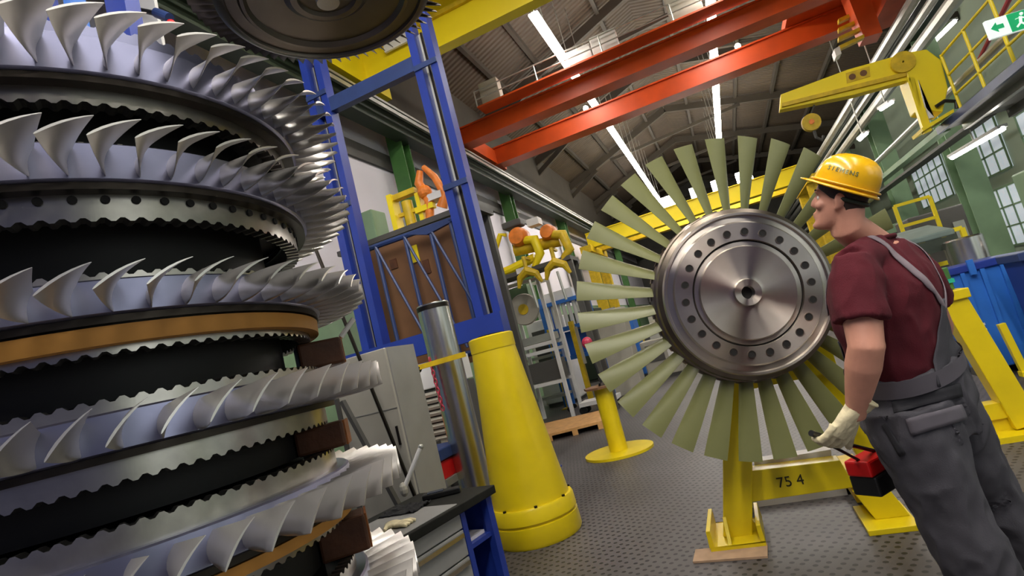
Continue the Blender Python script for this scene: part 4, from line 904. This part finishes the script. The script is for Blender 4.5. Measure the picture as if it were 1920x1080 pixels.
# machines and shelves under the gallery
random.seed(11)
ug = [(4.4, 14.6, 1.0, 1.0, 2.2, 'greyd', 'dark machine under the gallery beyond the helmet', 0), (5.2, 11.6, .6, .6, 2.3, 'greeng', 'pale green switch cabinet beneath the gallery lamp', 0), (6.6, 12.5, .9, 1.2, 1.9, 'blued', 'slate blue cabinet under the gallery near the right edge', 0), (4.9, 19, 1.2, 1.4, 2.4, 'greeng', 'green machine housing deep under the gallery', 0), (7.6, 15, 1.2, 1.4, 2.3, 'white', 'white machine housing by the windows on the right', 0), (3.6, 20, 1.4, 1.4, 1.7, 'blued', 'slate blue machine far behind the head of the man', 0), (3.3, 16, 1.1, 1.1, 1.3, 'grey', 'grey machine housing far behind the chin of the man', 0)]
for x, y, w, d, h, m, lb, z in ug:
    t = thing('machine_housing', (x, y, 0), lb, 'machine')
    MB().bb((x-w/2, y-d/2, .06), (x+w/2, y+d/2, h)).build('body', m, t, bevel=.03); MB().bb((x-w/2+.05, y-d/2+.05, 0), (x+w/2-.05, y+d/2-.05, .06)).build('plinth', 'black', t)
    MB().bb((x-w*.4, y-d/2-.03, h*.5), (x+w*.15, y-d/2, h*.9)).build('window_panel', 'greyd', t); MB().bb((x+w*.22, y-d/2-.03, h*.55), (x+w*.42, y-d/2, h*.85)).build('control_panel', 'rail', t); MB().bb((x-w*.45, y-d/2-.02, h*.12), (x+w*.45, y-d/2, h*.42)).build('lower_door', 'grey', t)
#PERSON
# ================================================================== MAN IN HELMET
PK = 1.10
def pd(x, y, D): return at_d(x, y, D*PK)
def nrm(v): return V(v).normalized()
LFT = nrm((-.60, -.80, 0)); FWD = nrm((-.80, .60, 0)); UPV = V((0, 0, 1))
pel = pd(1722, 762, 1.96); nek = pd(1638, 462, 1.95)
man = thing('person', (pel.x, pel.y, 0), 'man in yellow helmet, maroon t-shirt and grey dungarees looking up at the rotor', 'person')
Lsh = pd(1602, 500, 1.82); Lel = pd(1624, 650, 1.74); Lwr = pd(1606, 764, 1.83)
Rsh = nek*2-Lsh; Rsh = pd(1708, 500, 2.08); Rel = pd(1764, 612, 2.2); Rwr = pd(1752, 690, 2.36)
Lhp = pd(1700, 775, 1.88); Rhp = pd(1752, 768, 2.06)
Lkn = pd(1778, 955, 1.86); Rkn = pd(1848, 930, 2.10)
Lan = V((Lkn.x+.07, Lkn.y+.06, .1)); Ran = V((Rkn.x+.09, Rkn.y+.07, .1))
def torso(scale, top=True, z_extra=0):
    C_ = lambda x, y, D: pd(x, y, D)
    S = [(C_(1722, 800, 1.97), .175, .125), (C_(1718, 750, 1.965), .17, .122), (C_(1700, 705, 1.96), .165, .12), (C_(1680, 655, 1.955), .168, .124), (C_(1664, 600, 1.95), .178, .13), (C_(1655, 550, 1.95), .19, .13), (C_(1650, 512, 1.95), .19, .115), (C_(1644, 484, 1.95), .155, .09), (C_(1637, 462, 1.95), .09, .07)]
    out = []
    for i, (c, a, b) in enumerate(S):
        d = (S[min(i+1, len(S)-1)][0]-S[max(i-1, 0)][0]).normalized()
        u = (LFT-d*LFT.dot(d)).normalized(); w = d.cross(u)
        out.append((c, u, w, a*scale*1.16, b*scale*1.36))
    return out
# ---- head (local frame: x forward, y left, z up, origin between the ears)
HCN = pd(1577, 380, 1.92)
ha = radians(159); hf = V((cos(ha), sin(ha), 0)); hl = V((-sin(ha), cos(ha), 0))
HR = Matrix((hf, hl, UPV)).transposed() @ Matrix.Rotation(radians(-20), 3, 'Y')
HSC = .87
def hp(x, y, z): return HCN + HR @ (V((x, y, z))*HSC)
def hloft(mb, S, n=32, kx=1.0):
    secs = []
    vs = []; fs = []
    for z, fr, bk, w in S:
        for k in range(n):
            t = 2*pi*k/n; cx = (fr+bk)/2; rx = (fr-bk)/2
            px = cx+rx*cos(t); e = 2.3
            s_ = sin(t); py = w*(1 if s_ > 0 else -1)*abs(s_)**.9
            vs.append(hp(px, py, z))
    m = len(S)
    for i in range(m-1):
        for k in range(n): fs.append((i*n+k, i*n+(k+1) % n, (i+1)*n+(k+1) % n, (i+1)*n+k))
    fs.append(tuple(range(n))[::-1]); fs.append(tuple((m-1)*n+k for k in range(n)))
    return mb.add(vs, fs)
HS = [(-.118, .082, .04, .018), (-.11, .096, .005, .036), (-.095, .1, -.02, .048), (-.078, .094, -.045, .056), (-.06, .096, -.06, .061), (-.04, .094, -.075, .066), (-.015, .094, -.088, .07), (.012, .092, -.095, .073), (.03, .095, -.098, .074), (.045, .1, -.1, .075), (.07, .098, -.1, .075), (.095, .083, -.09, .07), (.115, .055, -.065, .055), (.127, .02, -.03, .03)]
hb_ = MB(); hloft(hb_, HS)
# nose, lips, brow, cheek, jaw corner, ears
hb_.loft([(hp(.09, 0, .036), HR @ V((1, 0, 0)), HR @ V((0, 1, 0)), .01, .008), (hp(.096, 0, .015), HR @ V((1, 0, 0)), HR @ V((0, 1, 0)), .016, .011), (hp(.101, 0, -.008), HR @ V((1, 0, 0)), HR @ V((0, 1, 0)), .018, .014), (hp(.098, 0, -.02), HR @ V((1, 0, 0)), HR @ V((0, 1, 0)), .015, .013)], 12)
hb_.ball(hp(.095, 0, -.048), (.011, .02, .007), 12, 8, HR); hb_.ball(hp(.094, 0, -.062), (.011, .018, .007), 12, 8, HR); hb_.ball(hp(.088, 0, -.1), (.016, .02, .014), 12, 8, HR)
for s in (1, -1):
    hb_.ball(hp(.082, s*.034, .046), (.016, .024, .008), 12, 8, HR); hb_.ball(hp(.07, s*.045, -.012), (.02, .02, .018), 12, 8, HR)
    Re = HR @ Matrix.Rotation(s*.35, 3, 'Z')
    hb_.ball(hp(-.008, s*.078, .004), (.018, .007, .03), 14, 10, Re); hb_.ball(hp(-.012, s*.083, .012), (.015, .005, .02), 12, 8, Re); hb_.ball(hp(.0, s*.078, -.024), (.008, .006, .01), 10, 6, Re)
# neck, arms, trunk under the clothes
hb_.path([nek+V((0, 0, -.06)), nek+V((0, 0, .0)), hp(-.03, 0, -.1), hp(-.025, 0, -.03)], [.09, .07, .063, .058], 20)
hb_.path([Lsh, Lsh.lerp(Lel, .4), Lsh.lerp(Lel, .75), Lel, Lel.lerp(Lwr, .3), Lel.lerp(Lwr, .7), Lwr, Lwr+(Lwr-Lel).normalized()*.04], [.07, .068, .06, .056, .058, .046, .036, .034], 18)
hb_.ball(Lel+V((.018, .012, 0))*1.2, (.041, .041, .045), 12, 8)
hb_.path([Rsh, Rsh.lerp(Rel, .5), Rel, Rel.lerp(Rwr, .35), Rwr], [.06, .055, .046, .047, .03], 16)
hb_.loft(torso(.9), 28)
body = remesh(hb_.build('body', 'skin', man), .006, 3)
# eyes
for s in (1, -1):
    e_ = MB().ball(hp(.0765, s*.031, .022), .0112, 14, 10).build('eye', 'eye', man, smooth=80)
    MB().ball(hp(.0825, s*.032, .022), .0055, 10, 8).build('iris', 'iris', e_, smooth=80)
# eyebrows + hair
hr = MB(); HH = [(z, f_-.012 if z < .055 else f_+.004, b_-.007, w+.006) for z, f_, b_, w in HS]
n_ = 40; vs = []; 
rows = [(-.07, .0), (-.05, .0), (-.025, .0), (0, 0), (.02, 0), (.04, 0), (.06, 0), (.085, 0), (.105, 0), (.12, 0)]
def interp(z):
    for a, b in zip(HS, HS[1:]):
        if a[0] <= z <= b[0]:
            t = (z-a[0])/(b[0]-a[0]); return [a[i]+(b[i]-a[i])*t for i in (1, 2, 3)]
    return list(HS[-1][1:])
for z, _ in rows:
    fr, bk, w = interp(z)
    # hair runs from a front limit angle round the back of the head
    lim = {-.07: 2.45, -.05: 2.2, -.025: 1.95, 0: 1.72, .02: 1.28, .04: 1.05, .06: .7}.get(z, .0)
    for k in range(n_+1):
        t = lim+(2*pi-2*lim)*k/n_; cx = (fr+bk)/2; rx = (fr-bk)/2; s_ = sin(t)
        vs.append(hp(cx+(rx+.006)*cos(t), (w+.006)*(1 if s_ > 0 else -1)*abs(s_)**.9, z))
m_ = len(rows); hr.add(vs, [(i*(n_+1)+k, i*(n_+1)+k+1, (i+1)*(n_+1)+k+1, (i+1)*(n_+1)+k) for i in range(m_-1) for k in range(n_)])
o = hr.build('hair', 'hair', man, smooth=60); q = o.modifiers.new('s', 'SOLIDIFY'); q.thickness = .009; q.offset = -1
for s in (1, -1): MB().path([hp(.098, s*.018, .05), hp(.096, s*.034, .054), hp(.083, s*.05, .05)], [.003, .0042, .003], 8).build('eyebrow', 'hair', man)
# ---- helmet (tilted a little further back than the head)
KR = HR @ Matrix.Rotation(radians(-18), 3, 'Y'); KO = HCN + HR @ V((-.004, 0, .05))
def kp(x, y, z): return KO + KR @ V((x, y, z*.9))
km = MB(); n_ = 56; prof = [(1.0, 0.0), (1.0, .02), (.985, .045), (.95, .07), (.88, .094), (.76, .114), (.58, .129), (.36, .138), (.15, .141), (.02, .142)]
KA, KB = .111, .097
vs = []; fs = []
for r_, z in prof:
    for k in range(n_):
        t = 2*pi*k/n_; ridge = .0025*math.exp(-((sin(t)*KB*r_)/.016)**2)*(1 if z > .03 else 0)
        vs.append(kp(KA*r_*cos(t)*(1 if cos(t) > 0 else 1.02), KB*r_*sin(t), z+ridge))
for i in range(len(prof)-1):
    for k in range(n_): fs.append((i*n_+k, i*n_+(k+1) % n_, (i+1)*n_+(k+1) % n_, (i+1)*n_+k))
fs.append(tuple((len(prof)-1)*n_+k for k in range(n_)))
km.add(vs, fs); hel = km.build('helmet', 'helmet', man, smooth=50); hel['label'] = 'glossy yellow safety helmet with pale print'
q = hel.modifiers.new('s', 'SOLIDIFY'); q.thickness = .004; q.offset = -1
bm2 = MB(); vs = []; fs = []
for j in range(4):
    for k in range(n_):
        t = 2*pi*k/n_; c_ = max(0, cos(t)); ext = .011+.034*c_**1.6
        f_ = j/3; r_ = 1.0
        vs.append(kp((KA*r_+ext*f_)*cos(t)*(1 if cos(t) > 0 else 1.02), (KB*r_+(.012+.012*c_)*f_)*sin(t), .004-.010*f_*f_+.006*c_*f_))
for i in range(3):
    for k in range(n_): fs.append((i*n_+k, i*n_+(k+1) % n_, (i+1)*n_+(k+1) % n_, (i+1)*n_+k))
bm2.add(vs, fs); br = bm2.build('helmet_brim', 'helmet', hel, smooth=60); q = br.modifiers.new('s', 'SOLIDIFY'); q.thickness = .005; q.offset = 0
rim_ = MB(); rim_.path([kp((KA+.006)*cos(2*pi*k/48)*(1 if cos(2*pi*k/48) > 0 else 1.02), (KB+.006)*sin(2*pi*k/48), .016) for k in range(49)], .004, 8); rim_.build('rain_gutter', 'helmet', hel, smooth=60)
# printed lettering along the side of the helmet
def dome(t, z):
    for a, b in zip(prof, prof[1:]):
        if a[1] <= z <= b[1]:
            u = (z-a[1])/(b[1]-a[1]); r_ = a[0]+(b[0]-a[0])*u; break
    return V((KA*r_*cos(t), KB*r_*sin(t), z*.9))
word = 'SIEMENS'
for i, ch in enumerate(word):
    t = radians(58+i*9.0); z = .067
    p_ = dome(t, z); dt = (dome(t+.05, z)-dome(t-.05, z)).normalized(); dz = (dome(t, z+.008)-dome(t, z-.008)).normalized(); nn = dt.cross(dz)
    text('print_letter', ch, .022, KO+KR @ (p_+nn*(.0015 if nn.dot(p_) > 0 else -.0015)), KR @ dt, KR @ dz, 'stickd' if i not in (3, 4) else 'sticker', hel, .0008)
# head band below the helmet at the back
MB().path([hp(.0+(-.098)*sin(pi*k/20) if True else 0, .078*cos(pi*k/20), .018-.03*sin(pi*k/20)) for k in range(21)], .009, 8).build('helmet_band', 'greend', hel, smooth=60)
# ---- t-shirt
sm_ = MB(); sm_.loft(torso(1.0), 36)
def sleeve(mb, s, e, out):
    d = (e-s).normalized(); mb.path([s-d*.02+out*.0+V((0, 0, .012)), s+d*.05, s+d*.12, s+d*.18, s+d*.205], [.07, .088, .09, .088, .09], 22)
sleeve(sm_, Lsh, Lel, LFT); sleeve(sm_, Rsh, Rel, -LFT)
sm_.path([Lsh+V((0, 0, .01)), nek+V((0, 0, -.02)), Rsh+V((0, 0, .01))], [.068, .085, .068], 16)
shirt = sm_.build('shirt', 'shirt', man); remesh(shirt, .008, 8)
def wrinkle(o, amp, sc, dirv, seed):
    me = o.data; loc = V(ROOTLOC[man.name]); 
    for v in me.vertices:
        p = v.co*sc; q = V((p.x*1.0, p.y*1.0, p.z*.55))+V((seed, 0, 0))
        h = noise.noise(q)+.5*noise.noise(q*2.3+V((3, 1, 7)))
        h = -abs(h)*1.2+.3
        v.co += v.normal*amp*h
wrinkle(shirt, .017, 9, None, 3)
col_ = MB(); cc = nek+V((0, 0, .012))
cd_ = (hp(-.03, 0, -.1)-nek).normalized(); cu, cw = LFT, cd_.cross(LFT).normalized()
col_.path([cc+cu*(.08*cos(2*pi*k/32))+cw*(.075*sin(2*pi*k/32))+UPV*(-.012*sin(2*pi*k/32) if False else 0) for k in range(33)], .008, 8); col_.build('collar', 'shirt', man, smooth=60)
# ---- dungarees
dm = MB(); ts = torso(1.07)
def mixs(p, q, f): return (p[0].lerp(q[0], f), p[1].lerp(q[1], f).normalized(), p[2].lerp(q[2], f).normalized(), p[3]+(q[3]-p[3])*f, p[4]+(q[4]-p[4])*f)
def grow(q, e): return (q[0], q[1], q[2], q[3]+e, q[4]+e)
wst = [grow(q, .006) for q in (ts[0], ts[1], ts[2], mixs(ts[2], ts[3], .6))]
crot = (Lhp+Rhp)/2
dm.loft([(crot+V((0, 0, -.09)), LFT, FWD, .15, .12), (crot+V((.0, 0, -.03)), LFT, FWD, .215, .165)]+[s_ for s_ in wst], 32)
def leg(hip, kn, an, k=1):
    d = (kn-hip); pts = [hip+V((0, 0, .04)), hip.lerp(kn, .22), hip.lerp(kn, .5), hip.lerp(kn, .8), kn, kn.lerp(an, .35), kn.lerp(an, .7), an+V((0, 0, .0)), an+V((0, 0, -.04))]
    dm.path(pts, [.142*k, .146*k, .134*k, .124*k, .118*k, .12*k, .112*k, .108*k, .11*k], 22)
leg(Lhp, Lkn, Lan); leg(Rhp, Rkn, Ran)
dun = dm.build('dungarees', 'trouser', man); dun['label'] = 'grey work dungarees with charcoal trim'; remesh(dun, .009, 8); wrinkle(dun, .026, 8, None, 11)
# patches that lie on the cloth
def tree_of(objs):
    vs = []; fs = []
    loc = V(ROOTLOC[man.name])
    for o in objs:
        n0 = len(vs); vs += [v.co+loc for v in o.data.vertices]; fs += [[i+n0 for i in p.vertices] for p in o.data.polygons]
    return BVHTree.FromPolygons(vs, fs)
T_all = tree_of([shirt, dun]); T_dun = tree_of([dun])
def drape(name, m, grid, tree, off, thick, par, frm=None):
    # grid: rows of guide points; each is dropped on the cloth along a direction away from the body axis
    vs = []; R_ = len(grid); C_ = len(grid[0])
    for row in grid:
        for p in row:
            h = tree.find_nearest(p); q, nn = h[0], h[1]
            vs.append(q+nn*off)
    mb = MB(); mb.add(vs, [(i*C_+j, i*C_+j+1, (i+1)*C_+j+1, (i+1)*C_+j) for i in range(R_-1) for j in range(C_-1)])
    o = mb.build(name, m, par, smooth=60); q = o.modifiers.new('s', 'SOLIDIFY'); q.thickness = thick; q.offset = 1
    sm = o.modifiers.new('m', 'SMOOTH'); sm.iterations = 3; sm.factor = .4
    return o
BCK = -FWD
def tp(s, z, back=True, depth=.16):
    # point on the trunk: s sideways (left positive), z height, behind or in front
    ts_ = torso(1.0); zs = [q[0].z for q in ts_]
    c = ts_[0][0] if z < zs[0] else ts_[-1][0]
    for a, b in zip(ts_, ts_[1:]):
        if a[0].z <= z <= b[0].z: c = a[0].lerp(b[0], (z-a[0].z)/(b[0].z-a[0].z))
    return V((c.x, c.y, z))+LFT*s+(BCK if back else FWD)*depth
zw = torso(1)[2][0].z
# back panel: narrows from the waist up to the crossing of the straps
g_ = []
for i in range(14):
    f_ = i/13; z = zw-.03+f_*.30; half = .15*(1-f_)**1.1+.02
    ctr = -.03*f_
    g_.append([tp(ctr+half*(1-2*j/14), z, True, .16*(1-.0*f_)) for j in range(15)])
drape('back_panel', 'trouser', g_, T_all, .003, .004, dun)
def strap(pts, w, name, m, tree=T_all, off=.004):
    P = []
    for a, b in zip(pts, pts[1:]):
        for k in range(8): P.append(a.lerp(b, k/8))
    P.append(pts[-1]); Q = []
    for p in P:
        h = tree.find_nearest(p); Q.append((h[0], h[1]))
    for _ in range(3):
        Q = [Q[0]]+[((Q[i-1][0]+Q[i][0]*2+Q[i+1][0])/4, (Q[i-1][1]+Q[i][1]*2+Q[i+1][1]).normalized()) for i in range(1, len(Q)-1)]+[Q[-1]]
    vs = []
    for i, (q, nn) in enumerate(Q):
        d = (Q[min(i+1, len(Q)-1)][0]-Q[max(i-1, 0)][0]).normalized(); s_ = d.cross(nn).normalized()
        vs += [q+nn*off-s_*w/2, q+nn*(off+.002), q+nn*off+s_*w/2]
    mb = MB(); mb.add(vs, [(i*3+j, i*3+j+1, (i+1)*3+j+1, (i+1)*3+j) for i in range(len(Q)-1) for j in range(2)])
    o = mb.build(name, m, dun, smooth=60); q = o.modifiers.new('s', 'SOLIDIFY'); q.thickness = .003; q.offset = 1
    return o
zs_ = nek.z
strap([tp(-.03, zw+.23), tp(.03, zw+.30), tp(.07, zw+.37, True, .15), tp(.09, zs_-.05, True, .1), tp(.095, zs_+.03, True, .02), tp(.095, zs_+.0, False, .09), tp(.085, zs_-.1, False, .15), tp(.08, zs_-.22, False, .16)], .026, 'shoulder_strap', 'strap')
strap([tp(-.03, zw+.23), tp(-.07, zw+.31), tp(-.1, zs_-.06, True, .1), tp(-.1, zs_+.02, True, .02), tp(-.1, zs_-.02, False, .09), tp(-.085, zs_-.1, False, .15), tp(-.08, zs_-.22, False, .16)], .026, 'shoulder_strap', 'strap')
g_ = [[tp(.13*(1-2*j/10), zw-.05+i*.03, False, .16) for j in range(11)] for i in range(9)]
drape('bib', 'trouser', g_, T_all, .003, .004, dun)
MB().loft([grow(q, .014) for q in (mixs(ts[2], ts[3], .08), mixs(ts[2], ts[3], .25), mixs(ts[2], ts[3], .45), mixs(ts[2], ts[3], .62))], 40, cap=False).build('waist_band', 'trouserl', dun, smooth=60)
def px_patch(name, m, quad, D, nx, ny, off=.003, th=.004):
    # quad of guide points beside the cloth, dropped onto it
    A, B, C2, E = [V((x, y)) for x, y in quad]; g = []
    for i in range(ny+1):
        row = []
        for j in range(nx+1):
            q = A.lerp(B, j/nx).lerp(E.lerp(C2, j/nx), i/ny); h = T_dun.ray_cast(CAM, ray(q.x, q.y)); row.append(h[0] if h[0] else pd(q.x, q.y, D))
        g.append(row)
    return drape(name, m, g, T_dun, off, th, dun)
px_patch('dark_trim', 'trouserd', ((1668, 752), (1800, 716), (1806, 744), (1676, 778)), 1.8, 10, 3)
fl = px_patch('pocket_flap', 'trouserl', ((1696, 784), (1800, 756), (1812, 786), (1708, 818)), 1.83, 10, 4, .005, .006)
px_patch('pocket_edge', 'trouserd', ((1652, 796), (1662, 790), (1700, 850), (1688, 858)), 1.8, 3, 6)
# boots
for an, nm in ((Lan, 'boot'), (Ran, 'boot')):
    mb = MB(); f_ = FWD
    mb.loft([(V((an.x, an.y, .16)), LFT, FWD, .05, .055), (V((an.x, an.y, .09)), LFT, FWD, .05, .06), (V((an.x, an.y, .0))+FWD*.02, LFT, FWD, .045, .08)], 16)
    mb.loft([(V((an.x, an.y, .05))-FWD*.075, LFT, UPV, .036, .048), (V((an.x, an.y, .055))+FWD*.04, LFT, UPV, .045, .055), (V((an.x, an.y, .045))+FWD*.12, LFT, UPV, .048, .045), (V((an.x, an.y, .032))+FWD*.18, LFT, UPV, .036, .031), (V((an.x, an.y, .025))+FWD*.2, LFT, UPV, .015, .018)], 16)
    remesh(mb.build('boot', 'boot', man), .008, 4)
# ---- gloved left hand: palm, five fingers curled round the handle of a red case
gd = (pd(1566, 822, 1.86)-Lwr).normalized()          # wrist to knuckles
hx = pd(1620, 836, 1.9)-pd(1545, 828, 1.84); hx = (hx-gd*hx.dot(gd)).normalized()   # across the knuckles, towards the leg
hn = gd.cross(hx).normalized()                          # back of hand or palm
if hn.dot(CAM-Lwr) < 0: hn = -hn                        # the back of the hand faces the camera side
def gp(a, b, c): return Lwr+(gd*a+hx*b+hn*c)*1.3
gl = MB()
gl.loft([(gp(-.035, .008, 0), hx, hn, .046, .04), (gp(-.01, .004, 0), hx, hn, .042, .036), (gp(.015, .0, 0), hx, hn, .037, .031), (gp(.045, .0, 0), hx, hn, .042, .027), (gp(.075, .0, 0), hx, hn, .046, .024), (gp(.098, -.002, 0), hx, hn, .044, .02)], 20, ex=2.4)
gl.ball(gp(.035, .032, -.012), (.022, .022, .022), 12, 8)
FL = [(-.037, .036, .028, .022), (-.0125, .041, .032, .024), (.012, .039, .03, .023), (.036, .032, .024, .02)]
for b, l1, l2, l3 in FL:
    k0 = gp(.094, b, .002); k1 = k0+(gd*.93-hn*.3+hx*.12)*l1*1.3; k2 = k1+(gd*.35-hn*.85+hx*.3)*l2*1.3; k3 = k2+(-gd*.6-hn*.6+hx*.2)*l3*1.3
    gl.path([gp(.07, b, .0), k0, k0.lerp(k1, .5)+hn*.003, k1, k1.lerp(k2, .5)+gd*.002, k2, k3, k3-gd*.004], [.0135, .014, .0136, .0135, .013, .0128, .0118, .007], 12)
gl.path([gp(.045, .036, -.008), gp(.085, .055, -.006), gp(.112, .078, -.012), gp(.126, .1, -.02)], [.02, .018, .016, .011], 12)
glove = gl.build('work_glove', 'glove', man); glove['label'] = 'cream leather work glove on the near hand'; remesh(glove, .0038, 1); wrinkle(glove, .003, 40, None, 5)
MB().path([gp(-.03, .008, 0)+hx*.047*cos(2*pi*k/24)+hn*.041*sin(2*pi*k/24) for k in range(25)], .005, 8).build('glove_cuff', 'glove', glove, smooth=60)
# far hand, on the hip side hidden by the body
g2 = MB(); d2 = (Rwr-Rel).normalized(); u2, w2 = frame(d2)
g2.loft([(Rwr-d2*.03, u2, w2, .038, .034), (Rwr+d2*.04, u2, w2, .042, .026), (Rwr+d2*.09, u2, w2, .043, .02)], 16)
for k in range(4):
    b = Rwr+d2*.085+u2*(.032-.0215*k); g2.path([b, b+d2*.035+w2*.008, b+d2*.055+w2*.03, b+d2*.05+w2*.05], [.012, .012, .011, .008], 10)
g2.path([Rwr+d2*.03+u2*.035, Rwr+d2*.055+u2*.06+w2*.01, Rwr+d2*.085+u2*.06+w2*.03], [.015, .013, .009], 10)
remesh(g2.build('work_glove', 'glove', man), .005, 2)
# red case with black base standing on a stool behind the leg of the stand; its grip is in the glove
hc = (gp(.124, .004, -.03))
tc2 = thing('red_case', tuple(hc+V((.12, .05, -.2))), 'red and black tool case held by its black grip in the gloved hand', 'tool case')
MB().path([hc-hx*.075, hc+hx*.09], .0115, 12).build('grip', 'black', tc2)
ga = hc-hx*.07; gb = hc+hx*.09
cc_ = pd(1630, 868, 2.04); cx_ = V((hx.x, hx.y, 0)).normalized(); cy_ = V((-cx_.y, cx_.x, 0)); Rc = Matrix((cx_, cy_, UPV)).transposed()
MB().box(cc_+V((0, 0, .0)), (.17, .1, .062), Rc).build('body', 'redcase', tc2, bevel=.008)
MB().box(cc_+V((0, 0, -.07))+cx_*.02, (.19, .11, .078), Rc).build('base', 'black', tc2, bevel=.008)
MB().path([ga, ga+V((0, 0, -.03))+cx_*.03, cc_-cx_*.06+V((0, 0, .03))], .006, 8).build('grip_arm', 'black', tc2)
MB().path([gb, cc_+cx_*.06+V((0, 0, .03))], .008, 8).build('grip_arm', 'black', tc2)
